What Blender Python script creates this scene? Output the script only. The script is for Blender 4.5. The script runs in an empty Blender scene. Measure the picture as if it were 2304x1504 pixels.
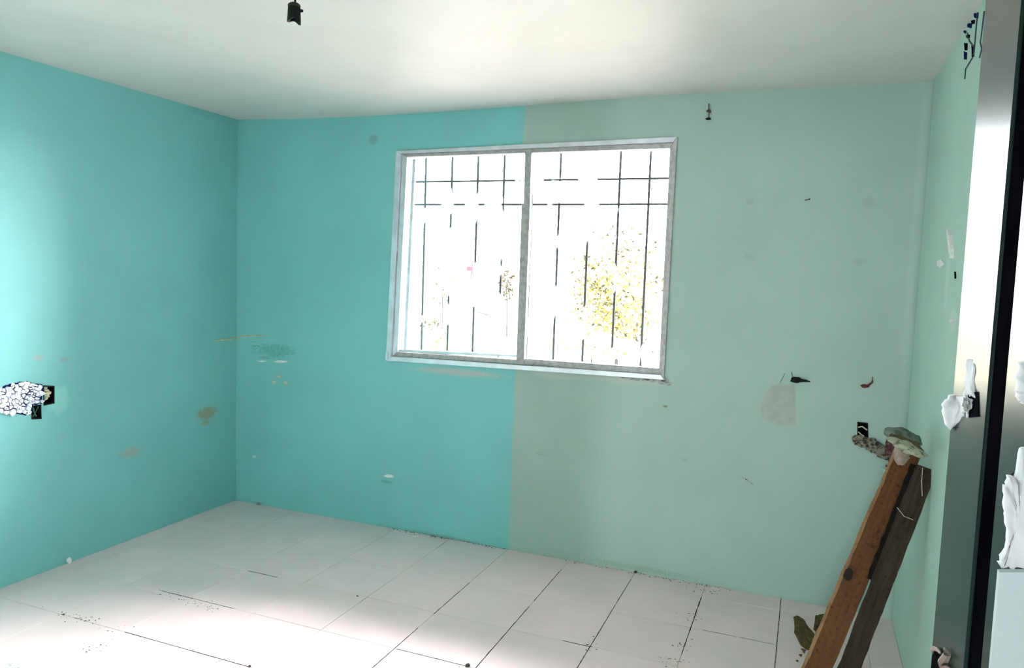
import bpy, bmesh, math, random
from mathutils import Vector, Matrix, noise
random.seed(7)
scene = bpy.context.scene
C = scene.collection

def lin(r, g, b):
    f = lambda c: (c/255/12.92) if c/255 <= 0.04045 else ((c/255+0.055)/1.055)**2.4
    return (f(r), f(g), f(b), 1.0)

# ------------------------------------------------------------------ camera, sky, sun, exposure
ROOM_W, ROOM_H, ROOM_D = 3.781, 2.40, 3.20      # room: x 0..W, y -D..0, window wall at y = 0
YAW, PITCH, ROLL, FPX = -0.37553965, -0.08002403, 0.03496821, 1682.86
CAM = Vector((3.34004, -3.73420, 1.50905))
fwd = Vector((math.sin(YAW)*math.cos(PITCH), math.cos(YAW)*math.cos(PITCH), math.sin(PITCH)))
r0 = Vector((math.cos(YAW), -math.sin(YAW), 0)); u0 = r0.cross(fwd)
right = math.cos(ROLL)*r0 + math.sin(ROLL)*u0
up = -math.sin(ROLL)*r0 + math.cos(ROLL)*u0
cd = bpy.data.cameras.new('camera'); cam = bpy.data.objects.new('camera', cd); C.objects.link(cam)
cam.matrix_world = Matrix(((right.x, up.x, -fwd.x, CAM.x), (right.y, up.y, -fwd.y, CAM.y), (right.z, up.z, -fwd.z, CAM.z), (0, 0, 0, 1)))
cd.sensor_width = 36; cd.lens = FPX/2304*36; cd.clip_start = 0.02
scene.camera = cam

def at(px, py, axis, val):
    """the point of the plane <axis> = val that the photograph shows at a pixel"""
    d = fwd*FPX + right*(px-1152) + up*(752-py)
    return CAM + d*((val-CAM[axis])/d[axis])

SKY = 36.0
w = bpy.data.worlds.new('sky'); scene.world = w; w.use_nodes = True
nt = w.node_tree; bg = nt.nodes['Background']
tc = nt.nodes.new('ShaderNodeTexCoord'); ns = nt.nodes.new('ShaderNodeTexNoise'); ns.inputs['Scale'].default_value = 2.5
rp = nt.nodes.new('ShaderNodeValToRGB'); rp.color_ramp.elements[0].color = (0.90, 0.95, 1.0, 1); rp.color_ramp.elements[1].color = (1.0, 1.0, 1.0, 1)
nt.links.new(tc.outputs['Generated'], ns.inputs['Vector']); nt.links.new(ns.outputs['Fac'], rp.inputs['Fac']); nt.links.new(rp.outputs['Color'], bg.inputs['Color'])
bg.inputs['Strength'].default_value = SKY

sd = bpy.data.lights.new('sun', 'SUN'); sun = bpy.data.objects.new('sun', sd); C.objects.link(sun)
sd.energy = 70.0; sd.angle = math.radians(84.0); sd.color = (1.0, 0.93, 0.90)
# sun behind thin cloud: a wide soft glow, high and a little to the right of the window
sun.rotation_euler = Vector((-0.76, -0.62, -0.84)).to_track_quat('-Z', 'Y').to_euler()

def portal(name, loc, rot, sx, sy):
    l = bpy.data.lights.new(name, 'AREA'); o = bpy.data.objects.new(name, l); C.objects.link(o)
    l.shape = 'RECTANGLE'; l.size = sx; l.size_y = sy; o.location = loc; o.rotation_euler = rot
    l.cycles.is_portal = True
portal('window_light_portal', (1.90, 0.17, 1.60), (math.radians(-90), 0, 0), 1.66, 1.26)
HALL_X0, HALL_X1, HALL_Y = 1.0, 4.7, -8.2
HOLE_X0, HOLE_X1, HOLE_Z = 2.4, 2.75, 2.0  # unseen opening at the hall end, added and sized for its fill light
portal('hall_light_portal', ((HOLE_X0+HOLE_X1)/2, HALL_Y-0.14, HOLE_Z/2), (math.radians(90), 0, 0), HOLE_X1-HOLE_X0, HOLE_Z)

vs = scene.view_settings
vs.view_transform = 'Standard'; vs.look = 'None'; vs.gamma = 1.0; vs.use_curve_mapping = False
vs.exposure = 0.6
scene.cycles.max_bounces = 12; scene.cycles.diffuse_bounces = 8; scene.cycles.transparent_max_bounces = 12
scene.cycles.sample_clamp_indirect = 12.0
scene.cycles.use_denoising = True

# ------------------------------------------------------------------ materials
def new_mat(name):
    m = bpy.data.materials.new(name); m.use_nodes = True
    return m, m.node_tree, m.node_tree.nodes['Principled BSDF']

def node(nt, kind, **kw):
    n = nt.nodes.new(kind)
    for k, v in kw.items():
        if k.startswith('i_'): n.inputs[k[2:].replace('_', ' ')].default_value = v
        else: setattr(n, k, v)
    return n

def mix(nt, fac, a, b):
    n = nt.nodes.new('ShaderNodeMix'); n.data_type = 'RGBA'
    for sock, v in ((n.inputs[0], fac), (n.inputs[6], a), (n.inputs[7], b)):
        if hasattr(v, 'node'): nt.links.new(v, sock)
        else: sock.default_value = v
    return n.outputs[2]

def mathn(nt, op, a, b=None, clamp=False):
    n = nt.nodes.new('ShaderNodeMath'); n.operation = op; n.use_clamp = clamp
    for i, v in enumerate((a, b)):
        if v is None: continue
        if hasattr(v, 'node'): nt.links.new(v, n.inputs[i])
        else: n.inputs[i].default_value = v
    return n.outputs[0]

def maprange(nt, v, a, b, c, d):
    n = nt.nodes.new('ShaderNodeMapRange'); n.interpolation_type = 'SMOOTHSTEP'
    nt.links.new(v, n.inputs[0])
    for i, k in enumerate((a, b, c, d)): n.inputs[i+1].default_value = k
    return n.outputs[0]

def noise_out(nt, vec, scale, detail=4, rough=0.55):
    n = node(nt, 'ShaderNodeTexNoise'); n.inputs['Scale'].default_value = scale
    n.inputs['Detail'].default_value = detail; n.inputs['Roughness'].default_value = rough
    if vec is not None: nt.links.new(vec, n.inputs['Vector'])
    return n.outputs['Fac']

def bump(nt, bsdf, h, strength, dist=0.01):
    b = node(nt, 'ShaderNodeBump'); b.inputs['Strength'].default_value = strength; b.inputs['Distance'].default_value = dist
    nt.links.new(h, b.inputs['Height']); nt.links.new(b.outputs[0], bsdf.inputs['Normal'])

def plain(name, col, rough=0.7, metal=0.0, var=0.12, scale=30, bstr=0.2, bdist=0.003, col2=None, spec=0.5, thr=None):
    """a noisy two-tone material"""
    m, nt, b = new_mat(name)
    g = node(nt, 'ShaderNodeNewGeometry').outputs['Position']
    f = noise_out(nt, g, scale, 5)
    f2 = maprange(nt, f, *(thr or (0.3, 0.7)), 0, 1)
    c2 = col2 or tuple(list(min(1, c*(1-var*2.5)) for c in col[:3])+[1])
    nt.links.new(mix(nt, f2, col, c2), b.inputs['Base Color'])
    b.inputs['Roughness'].default_value = rough; b.inputs['Metallic'].default_value = metal
    b.inputs['Specular IOR Level'].default_value = spec
    if bstr: bump(nt, b, f, bstr, bdist)
    return m

def wall_paint(name, base, stains=(), split=None, rough=0.5, spec=0.25):
    """matt paint; stains = (centre, radii, colour, strength, raggedness); split = (x, other colour)"""
    m, nt, b = new_mat(name)
    pos = node(nt, 'ShaderNodeNewGeometry').outputs['Position']
    col = base
    big = noise_out(nt, pos, 1.6, 3)
    if split:
        sx = node(nt, 'ShaderNodeSeparateXYZ'); nt.links.new(pos, sx.inputs[0])
        wob = noise_out(nt, pos, 25, 2)
        x = mathn(nt, 'ADD', sx.outputs[0], mathn(nt, 'MULTIPLY', mathn(nt, 'SUBTRACT', wob, 0.5), 0.004))
        f = maprange(nt, x, split[0]-0.004, split[0]+0.004, 0, 1)
        col = mix(nt, f, base, split[1])
    dark = node(nt, 'ShaderNodeHueSaturation'); dark.inputs['Value'].default_value = 0.93
    if hasattr(col, 'node'): nt.links.new(col, dark.inputs['Color'])
    else: dark.inputs['Color'].default_value = col
    col = mix(nt, maprange(nt, big, 0.35, 0.68, 0, 1), col, dark.outputs[0])
    for (c, r, sc, st, rag) in stains:
        mp = node(nt, 'ShaderNodeMapping'); mp.vector_type = 'POINT'
        mp.inputs['Scale'].default_value = [1/max(k, 1e-3) for k in r]
        mp.inputs['Location'].default_value = [-c[i]/max(r[i], 1e-3) for i in range(3)]
        nt.links.new(pos, mp.inputs['Vector'])
        ln = node(nt, 'ShaderNodeVectorMath', operation='LENGTH'); nt.links.new(mp.outputs[0], ln.inputs[0])
        nz = noise_out(nt, pos, 2.2/max(min(k for k in r if k < 5), 0.012), 5, 0.65)
        d = mathn(nt, 'ADD', ln.outputs['Value'], mathn(nt, 'MULTIPLY', mathn(nt, 'SUBTRACT', nz, 0.5), rag))
        col = mix(nt, maprange(nt, d, 0.45, 1.0, st, 0.0), col, sc)
    nt.links.new(col, b.inputs['Base Color'])
    b.inputs['Roughness'].default_value = rough; b.inputs['Specular IOR Level'].default_value = spec
    fine = mathn(nt, 'ADD', mathn(nt, 'MULTIPLY', noise_out(nt, pos, 9, 3), 1.0), mathn(nt, 'MULTIPLY', noise_out(nt, pos, 140, 3), 0.12))
    bump(nt, b, fine, 0.25, 0.006)
    return m

def wood(name, c1, c2, c3, rough=0.75, grain=1.0):
    """grain runs along the object's z axis"""
    m, nt, b = new_mat(name)
    tcn = node(nt, 'ShaderNodeTexCoord').outputs['Object']
    mp = node(nt, 'ShaderNodeMapping'); mp.inputs['Scale'].default_value = (60, 60, 5*grain); nt.links.new(tcn, mp.inputs['Vector'])
    f = noise_out(nt, mp.outputs[0], 1.0, 6, 0.65)
    col = mix(nt, maprange(nt, f, 0.35, 0.65, 0, 1), c1, c2)
    f3 = noise_out(nt, tcn, 55, 6, 0.75)
    col = mix(nt, maprange(nt, f3, 0.52, 0.66, 0, 0.8), col, c3)
    nt.links.new(col, b.inputs['Base Color']); b.inputs['Roughness'].default_value = rough
    b.inputs['Specular IOR Level'].default_value = 0.2
    bump(nt, b, mathn(nt, 'ADD', f, f3), 0.6, 0.004)
    return m

TEAL = (0.225, 0.56, 0.565, 1)
PALE = (0.385, 0.505, 0.462, 1)
P = lambda px, py: at(px, py, 1, 0.0)
L = lambda px, py: at(px, py, 0, 0.0)
R = lambda px, py: at(px, py, 0, ROOM_W)
grey = (0.33, 0.40, 0.37, 1); pink = (0.62, 0.55, 0.50, 1); white = (0.8, 0.8, 0.78, 1)
back_stains = [
    (P(840, 314), (0.045, 1, 0.035), (0.20, 0.30, 0.32, 1), 0.6, 0.9),
    (P(1687, 454), (0.028, 1, 0.020), grey, 0.7, 0.6), (P(1955, 455), (0.036, 1, 0.028), grey, 0.6, 0.6),
    (P(1686, 578), (0.030, 1, 0.024), grey, 0.6, 0.6), (P(1934, 588), (0.046, 1, 0.022), grey, 0.55, 0.6),
    (P(1218, 1022), (0.04, 1, 0.012), grey, 0.6, 0.8), (P(1541, 1035), (0.02, 1, 0.010), grey, 0.8, 0.8),
    (P(572, 1028), (0.02, 1, 0.014), white, 0.5, 0.8),
    (P(1400, 852), (0.34, 1, 0.030), (0.48, 0.50, 0.46, 1), 0.8, 1.3),
    (P(1260, 846), (0.20, 1, 0.026), (0.50, 0.52, 0.50, 1), 0.7, 1.5),
    (P(1030, 838), (0.32, 1, 0.026), (0.55, 0.52, 0.52, 1), 0.75, 2.4),
    (P(1497, 915), (0.016, 1, 0.008), (0.16, 0.2, 0.12, 1), 0.8, 0.8),
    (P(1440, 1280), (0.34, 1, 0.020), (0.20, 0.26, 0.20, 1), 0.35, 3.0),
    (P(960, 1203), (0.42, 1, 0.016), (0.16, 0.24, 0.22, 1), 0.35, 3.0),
    (P(620, 790), (0.16, 1, 0.055), (0.10, 0.36, 0.33, 1), 0.55, 2.2),
    (P(870, 1085), (0.05, 1, 0.012), (0.08, 0.30, 0.28, 1), 0.5, 1.4),
]
left_stains = [
    (L(85, 806), (1, 0.035, 0.018), (0.40, 0.40, 0.40, 1), 0.6, 1.0), (L(143, 810), (1, 0.032, 0.016), (0.28, 0.36, 0.40, 1), 0.65, 1.0),
    (L(465, 930), (1, 0.105, 0.050), (0.34, 0.30, 0.18, 1), 0.75, 1.3), (L(462, 952), (1, 0.05, 0.022), (0.40, 0.34, 0.20, 1), 0.6, 1.3),
    (L(295, 1018), (1, 0.08, 0.034), (0.42, 0.36, 0.34, 1), 0.55, 1.2),
    (L(130, 900), (1, 0.075, 0.085), (0.30, 0.66, 0.62, 1), 0.6, 1.3),
]
right_stains = [
    (R(2190, 100), (1, 0.05, 0.09), (0.50, 0.60, 0.55, 1), 0.5, 1.3),
    (R(2130, 640), (1, 0.04, 0.12), (0.62, 0.74, 0.68, 1), 0.6, 1.2),
    (R(2145, 720), (1, 0.08, 0.05), (0.62, 0.74, 0.68, 1), 0.6, 1.2),
]
M = {}
M['back'] = wall_paint('paint_back', TEAL, back_stains, split=(1.893, PALE))
M['left'] = wall_paint('paint_left', TEAL, left_stains)
M['right'] = wall_paint('paint_right', (0.45, 0.64, 0.56, 1), right_stains, rough=0.45, spec=0.45)  # the pale paint made lighter: window glare put into the colour
M['corner'] = wall_paint('paint_corner', PALE)
M['front'] = wall_paint('paint_front', (0.55, 0.66, 0.60, 1))
M['ceiling'] = wall_paint('paint_ceiling', (0.68, 0.66, 0.645, 1))
M['hall'] = plain('hall_plaster', (0.62, 0.64, 0.63, 1), 0.8, var=0.05, scale=4)
M['aluminium'] = plain('aluminium', (0.76, 0.78, 0.84, 1), 0.34, 0.5, var=0.08, scale=12, bstr=0.1)
M['dull_metal'] = plain('dull_metal', (0.50, 0.48, 0.48, 1), 0.6, 0.3, var=0.12, scale=40, bstr=0.3)
M['cement'] = plain('cement', (0.40, 0.41, 0.40, 1), 0.9, var=0.2, scale=60, bstr=1.0, bdist=0.006, col2=(0.12, 0.12, 0.12, 1), thr=(0.5, 0.62))
M['plaster'] = plain('plaster_lump', (0.84, 0.84, 0.86, 1), 0.9, var=0.06, scale=35, bstr=0.8, bdist=0.004)
M['rubble'] = plain('rubble_white', (0.86, 0.86, 0.92, 1), 0.9, var=0.2, scale=70, bstr=0.8, col2=(0.22, 0.26, 0.50, 1), thr=(0.57, 0.66))
M['black'] = plain('black_plastic', (0.006, 0.007, 0.007, 1), 0.55, var=0.2, scale=50, bstr=0.1, spec=0.2)
M['void'] = plain('dark_recess', (0.010, 0.010, 0.012, 1), 0.9, var=0.2, scale=50, bstr=0.5, spec=0.0)
M['blue_crack'] = plain('dark_blue_crack', (0.015, 0.02, 0.09, 1), 0.9, scale=90, bstr=0.3, spec=0.0)
M['jamb'] = plain('jamb_paint', (0.020, 0.040, 0.034, 1), 0.24, 0.0, var=0.15, scale=14, bstr=0.05, bdist=0.001, spec=0.12)
M['jamb_dark'] = plain('jamb_groove', (0.004, 0.004, 0.006, 1), 0.8, var=0.2, scale=30, bstr=0.0, spec=0.0)
M['wood_orange'] = wood('wood_orange', (0.155, 0.062, 0.021, 1), (0.110, 0.042, 0.019, 1), (0.035, 0.011, 0.007, 1))
M['wood_edge'] = wood('wood_pale_edge', (0.36, 0.21, 0.11, 1), (0.26, 0.13, 0.07, 1), (0.18, 0.08, 0.045, 1))
M['wood_dark'] = wood('wood_dark', (0.046, 0.030, 0.020, 1), (0.022, 0.012, 0.008, 1), (0.008, 0.005, 0.004, 1))
M['wood_knot'] = plain('wood_knot', (0.02, 0.01, 0.006, 1), 0.9, scale=80)
M['bark'] = plain('bark', (0.13, 0.085, 0.02, 1), 0.95, var=0.2, scale=60, bstr=0.8, col2=(0.05, 0.03, 0.01, 1))
M['chip'] = plain('wood_chip', (0.22, 0.09, 0.035, 1), 0.9, var=0.2, scale=80, bstr=0.5)
M['cream'] = plain('cream_filler', (0.70, 0.66, 0.50, 1), 0.9, scale=80, bstr=0.6)
M['tape'] = plain('conduit_tape', (0.23, 0.21, 0.165, 1), 0.9, scale=70, bstr=1.0, bdist=0.006, col2=(0.05, 0.035, 0.03, 1), thr=(0.46, 0.60))
M['fold_grey'] = plain('grey_cloth', (0.16, 0.19, 0.16, 1), 0.9, scale=45, bstr=0.8, col2=(0.07, 0.08, 0.06, 1), thr=(0.45, 0.65))
M['fold_pale'] = plain('pale_cloth', (0.36, 0.35, 0.27, 1), 0.9, scale=45, bstr=0.8, col2=(0.12, 0.10, 0.07, 1), thr=(0.5, 0.65))
M['maroon'] = plain('maroon_rag', (0.10, 0.035, 0.04, 1), 0.9, scale=60, bstr=1.0, col2=(0.26, 0.16, 0.15, 1), thr=(0.5, 0.68))
M['red'] = plain('rust_red', (0.16, 0.03, 0.02, 1), 0.8, scale=80, bstr=0.4)
M['label_paper'] = plain('bare_patch', (0.43, 0.45, 0.41, 1), 0.9, var=0.05, scale=25, bstr=0.4)
M['wire'] = plain('pale_wire', (0.62, 0.55, 0.42, 1), 0.6, scale=80, bstr=0)

# glass: thin pane, clear with a Fresnel reflection
m, nt, b = new_mat('window_glass'); nt.nodes.remove(b)
out = nt.nodes['Material Output']; tr = node(nt, 'ShaderNodeBsdfTransparent'); gl = node(nt, 'ShaderNodeBsdfGlossy')
tr.inputs['Color'].default_value = (0.97, 0.98, 0.98, 1); gl.inputs['Roughness'].default_value = 0.02
fr = node(nt, 'ShaderNodeFresnel'); fr.inputs['IOR'].default_value = 1.35
ms = node(nt, 'ShaderNodeMixShader'); nt.links.new(fr.outputs[0], ms.inputs[0]); nt.links.new(tr.outputs[0], ms.inputs[1]); nt.links.new(gl.outputs[0], ms.inputs[2])
nt.links.new(ms.outputs[0], out.inputs['Surface']); M['glass'] = m

# floor tiles: pale dusty tile, slightly different per tile
m, nt, b = new_mat('floor_tile')
pos = node(nt, 'ShaderNodeNewGeometry').outputs['Position']; oi = node(nt, 'ShaderNodeObjectInfo')
c1 = mix(nt, maprange(nt, noise_out(nt, pos, 3.5, 6, 0.6), 0.3, 0.7, 0, 1), (0.89, 0.675, 0.69, 1), (0.81, 0.635, 0.645, 1))
c1 = mix(nt, maprange(nt, noise_out(nt, pos, 70, 5, 0.7), 0.60, 0.75, 0, 0.5), c1, (0.42, 0.38, 0.35, 1))
c1 = mix(nt, mathn(nt, 'MULTIPLY', oi.outputs['Random'], 0.15), c1, (0.45, 0.44, 0.42, 1))
nt.links.new(c1, b.inputs['Base Color'])
nt.links.new(maprange(nt, noise_out(nt, pos, 6, 4), 0.3, 0.7, 0.32, 0.5), b.inputs['Roughness'])
b.inputs['Specular IOR Level'].default_value = 0.5
bump(nt, b, noise_out(nt, pos, 60, 4), 0.15, 0.002); M['tile'] = m
# grout: dusty and tile-coloured, blackened in streaks
m, nt, b = new_mat('grout')
pos = node(nt, 'ShaderNodeNewGeometry').outputs['Position']
nt.links.new(mix(nt, maprange(nt, noise_out(nt, pos, 2.3, 3, 0.6), 0.50, 0.56, 0, 1), (0.52, 0.48, 0.46, 1), (0.40, 0.35, 0.33, 1)), b.inputs['Base Color'])
b.inputs['Roughness'].default_value = 0.95; M['grout'] = m
M['joint_dark'] = plain('blackened_grout', (0.015, 0.008, 0.008, 1), 0.95, scale=60, bstr=0.5, col2=(0.10, 0.05, 0.05, 1), thr=(0.55, 0.7), spec=0.1)
M['dirt'] = plain('dirt_grains', (0.06, 0.055, 0.04, 1), 0.95, scale=120, bstr=0.4, col2=(0.25, 0.22, 0.18, 1), thr=(0.5, 0.7))

# ------------------------------------------------------------------ mesh helpers
def finish(name, bm, mat, parent=None, origin=None, smooth=False, kind=None, label=None, cat=None, group=None):
    me = bpy.data.meshes.new(name)
    if parent is not None: org = Vector((0, 0, 0)); shift = total_loc(parent)
    else:
        if origin is None:
            vs_ = [v.co for v in bm.verts]
            lo = Vector([min(v[i] for v in vs_) for i in range(3)]); hi = Vector([max(v[i] for v in vs_) for i in range(3)])
            origin = Vector(((lo.x+hi.x)/2, (lo.y+hi.y)/2, lo.z))
        org = Vector(origin); shift = org
    for v in bm.verts: v.co -= shift
    bmesh.ops.recalc_face_normals(bm, faces=bm.faces)
    if smooth:
        for f in bm.faces: f.smooth = True
    bm.to_mesh(me); bm.free()
    me.materials.append(mat)
    o = bpy.data.objects.new(name, me); C.objects.link(o)
    o.location = org
    if parent is not None: o.parent = parent
    if kind: o['kind'] = kind
    if label: o['label'] = label
    if cat: o['category'] = cat
    if group: o['group'] = group
    return o

def total_loc(o):
    v = Vector((0, 0, 0))
    while o is not None: v += o.location; o = o.parent
    return v

def thing(name, label, cat, loc, group=None):
    o = bpy.data.objects.new(name, None); C.objects.link(o); o.location = loc; o.empty_display_size = 0.05
    o['label'] = label; o['category'] = cat
    if group: o['group'] = group
    return o

def box(bm, lo, hi, bev=0.0):
    r = bmesh.ops.create_cube(bm, size=1.0)
    for v in r['verts']:
        v.co = Vector([(lo[i]+hi[i])/2 + v.co[i]*(hi[i]-lo[i]) for i in range(3)])
    if bev:
        es = list({e for v in r['verts'] for e in v.link_edges})
        bmesh.ops.bevel(bm, geom=es, offset=bev, segments=2, affect='EDGES')
    return bm

def prism(bm, pts, d):
    """a flat polygon of 3-D points extruded by vector d"""
    a = [bm.verts.new(p) for p in pts]; b_ = [bm.verts.new(Vector(p)+Vector(d)) for p in pts]
    n = len(pts)
    bm.faces.new(a); bm.faces.new(list(reversed(b_)))
    for i in range(n): bm.faces.new((a[i], b_[i], b_[(i+1) % n], a[(i+1) % n]))
    return bm

def tube(bm, pts, r, seg=8):
    pts = [Vector(p) for p in pts]; rings = []
    for i, p in enumerate(pts):
        t = (pts[min(i+1, len(pts)-1)] - pts[max(i-1, 0)]).normalized()
        a = t.cross(Vector((0.3, 0.2, 1)).normalized()); a = a.normalized() if a.length > 1e-4 else Vector((1, 0, 0)); b_ = t.cross(a)
        rr = r[i] if isinstance(r, (list, tuple)) else r
        rings.append([bm.verts.new(p + (a*math.cos(2*math.pi*k/seg)+b_*math.sin(2*math.pi*k/seg))*rr) for k in range(seg)])
    for i in range(len(rings)-1):
        for k in range(seg): bm.faces.new((rings[i][k], rings[i][(k+1) % seg], rings[i+1][(k+1) % seg], rings[i+1][k]))
    bm.faces.new(rings[0]); bm.faces.new(list(reversed(rings[-1])))
    return bm

def lump(bm, c, r, sub=3, amp=0.35, freq=3.0, seed=0, rot=None):
    """a crumpled ellipsoid with sharp creases"""
    t = bmesh.new(); bmesh.ops.create_icosphere(t, subdivisions=sub, radius=1.0)
    off = Vector((seed*3.7, seed*1.9, seed*5.1)); idx = {}
    for v in t.verts:
        n = v.co.normalized()
        k = 1 + amp*(noise.noise(n*freq+off)) - amp*0.6*abs(noise.noise(n*freq*2.3+off))
        p = Vector((n.x*r[0]*k, n.y*r[1]*k, n.z*r[2]*k))
        if rot is not None: p = rot @ p
        idx[v] = bm.verts.new(Vector(c)+p)
    for f in t.faces: bm.faces.new([idx[v] for v in f.verts])
    t.free(); return bm

def ragged(pts, amp, n, seed):
    """subdivide a polygon and jitter it"""
    rnd = random.Random(seed); out_ = []
    for i, p in enumerate(pts):
        q = pts[(i+1) % len(pts)]; p = Vector(p); q = Vector(q)
        for k in range(n):
            s = p.lerp(q, k/n); a = amp
            out_.append(s + Vector((rnd.uniform(-a, a), rnd.uniform(-a, a), rnd.uniform(-a, a))))
    return out_

def flat_piece(axis, val, pixels, depth, amp=0.002, n=3, seed=0, towards=-1):
    """a piece with the outline given on a wall plane, standing proud of the wall by depth"""
    pts = ragged([at(x, y, axis, val) for x, y in pixels], amp, n, seed)
    for p in pts: p[axis] = val
    d = Vector((0, 0, 0)); d[axis] = depth*towards
    bm = bmesh.new(); prism(bm, pts, d); return bm

def holed_wall(axis, val, thick, outer, holes):
    """slab on plane axis = val, from val to val + thick, with openings; loops are lists of (u, z)"""
    bm = bmesh.new()
    def pt(u, z, a): return (a, u, z) if axis == 0 else (u, a, z)
    layers = []
    for a in (val, val+thick):
        es = []; loops = []
        for lp in [outer]+holes:
            vsx = [bm.verts.new(pt(u, z, a)) for u, z in lp]; loops.append(vsx)
            es += [bm.edges.new((vsx[i], vsx[(i+1) % len(vsx)])) for i in range(len(vsx))]
        bmesh.ops.triangle_fill(bm, use_beauty=True, edges=es)
        layers.append(loops)
    for la, lb in zip(*layers):
        n = len(la)
        for i in range(n): bm.faces.new((la[i], la[(i+1) % n], lb[(i+1) % n], lb[i]))
    return bm

# ------------------------------------------------------------------ room shell
WT = 0.15
WQ = [P(893, 340), P(1525, 308), P(1495, 855), P(870, 812)]          # outer corners of the window frame
def inset_quad(q, d):
    c = sum((Vector(p) for p in q), Vector())/4
    return [Vector(p) + Vector((math.copysign(d, c.x-p.x), 0, math.copysign(d, c.z-p.z))) for p in q]
hole = inset_quad(WQ, 0.012)
# wall-ceiling line follows the uneven plaster of the real room
TOPZ = [(0.0, 2.400), (0.45, 2.386), (0.91, 2.379), (1.4, 2.383), (1.9, 2.391), (2.4, 2.401), (2.83, 2.407), (3.3, 2.404), (ROOM_W, 2.400)]
def top_z(x):
    for (a, za), (b_, zb) in zip(TOPZ, TOPZ[1:]):
        if x <= b_: return za+(zb-za)*(x-a)/(b_-a)
    return TOPZ[-1][1]
box_r = [P(1929, 950), P(1953, 952), P(1954, 985), P(1929, 984)]     # open junction box on the pale wall
outer = [(-0.15, -0.05), (ROOM_W+0.15, -0.05), (ROOM_W+0.15, 2.55), (-0.15, 2.55)]
bm = holed_wall(1, 0.0, WT, outer, [[(p.x, p.z) for p in hole], [(p.x, p.z) for p in box_r]])
finish('wall_back', bm, M['back'], origin=(0, 0, 0), kind='structure')

lbox1 = [L(97, 868), L(122, 869), L(122, 908), L(98, 913)]
lbox2 = [L(70, 914), L(92, 911), L(93, 943), L(71, 944)]
bm = holed_wall(0, 0.0, -0.15, [(-ROOM_D-0.2, -0.05), (0.0, -0.05), (0.0, 2.55), (-ROOM_D-0.2, 2.55)],
                [[(p.y, p.z) for p in lbox1], [(p.y, p.z) for p in lbox2]])
finish('wall_left', bm, M['left'], origin=(0, 0, 0), kind='structure')

# right wall, with the softly rounded plaster corner where it meets the window wall
bm = bmesh.new(); box(bm, (ROOM_W, -ROOM_D, -0.05), (ROOM_W+0.15, 0.0, 2.55))
finish('wall_right', bm, M['right'], origin=(ROOM_W, 0, 0), kind='structure')
bm = bmesh.new(); RC = 0.045
prof = [Vector((ROOM_W-RC+RC*math.sin(a), -RC+RC*math.cos(a), 0)) for a in [math.pi/2*i/12 for i in range(13)]]
c0 = [bm.verts.new(p) for p in prof]; c1 = [bm.verts.new(p+Vector((0, 0, 2.40))) for p in prof]
for i in range(12):
    f = bm.faces.new((c0[i], c0[i+1], c1[i+1], c1[i])); f.smooth = True
prism(bm, [Vector((ROOM_W, 0, 0)), prof[0], prof[3], prof[9], prof[12]][:1]+[prof[k]+Vector((0.0008, 0.0008, 0)) for k in (12, 9, 6, 3, 0)], (0, 0, 2.40))
finish('trim_1', bm, M['corner'], origin=(ROOM_W, 0, 0), kind='structure')

# ceiling with its slightly uneven line above the window
bm = bmesh.new(); NX, NY = 48, 24; grid = []
for j in range(NY+1):
    y = -ROOM_D-0.2 + (ROOM_D+0.2)*(j/NY); row = []
    for i in range(NX+1):
        x = ROOM_W*i/NX
        z = ROOM_H + (top_z(x)-ROOM_H)*math.exp(y/0.45)
        row.append(bm.verts.new((x, y, z)))
    grid.append(row)
for j in range(NY):
    for i in range(NX): bm.faces.new((grid[j][i], grid[j][i+1], grid[j+1][i+1], grid[j+1][i]))
r = bmesh.ops.extrude_face_region(bm, geom=list(bm.faces))
for v in r['geom']:
    if isinstance(v, bmesh.types.BMVert): v.co.z = 2.52
finish('ceiling', bm, M['ceiling'], origin=(0, 0, ROOM_H), kind='structure')

# front wall with the doorway the photograph is taken through
DX0, DX1, DZ = 2.42, 3.434, 2.12
bm = holed_wall(1, -ROOM_D, -0.20, [(0, -0.05), (ROOM_W+0.15, -0.05), (ROOM_W+0.15, 2.55), (0, 2.55)],
                [[(DX0, 0.0), (3.60, 0.0), (3.60, DZ), (DX0, DZ)]])
finish('wall_front', bm, M['front'], origin=(0, -ROOM_D, 0), kind='structure')

# the hall behind the camera
def sbox(name, lo, hi, mat, n=None):
    bm = bmesh.new(); box(bm, lo, hi); return finish(name, bm, mat, kind='structure')
hy = -ROOM_D-0.2
sbox('wall_hall_left', (HALL_X0-0.1, HALL_Y, -0.05), (HALL_X0, hy, 2.55), M['hall'])
sbox('wall_hall_right', (HALL_X1, HALL_Y, -0.05), (HALL_X1+0.1, hy, 2.55), M['hall'])
sbox('wall_hall_side', (ROOM_W+0.15, hy, -0.05), (HALL_X1, hy+0.1, 2.55), M['hall'])
sbox('ceiling_hall', (HALL_X0-0.1, HALL_Y, 2.45), (HALL_X1+0.1, hy, 2.55), M['hall'])
sbox('floor_hall', (HALL_X0-0.1, HALL_Y-0.12, -0.10), (HALL_X1+0.1, hy, -0.003), M['hall'])
bm = holed_wall(1, HALL_Y, -0.12, [(HALL_X0-0.1, -0.05), (HALL_X1+0.1, -0.05), (HALL_X1+0.1, 2.55), (HALL_X0-0.1, 2.55)],
                [[(HOLE_X0, 0.0), (HOLE_X1, 0.0), (HOLE_X1, HOLE_Z), (HOLE_X0, HOLE_Z)]])
finish('wall_hall_end', bm, M['hall'], kind='structure')

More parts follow.
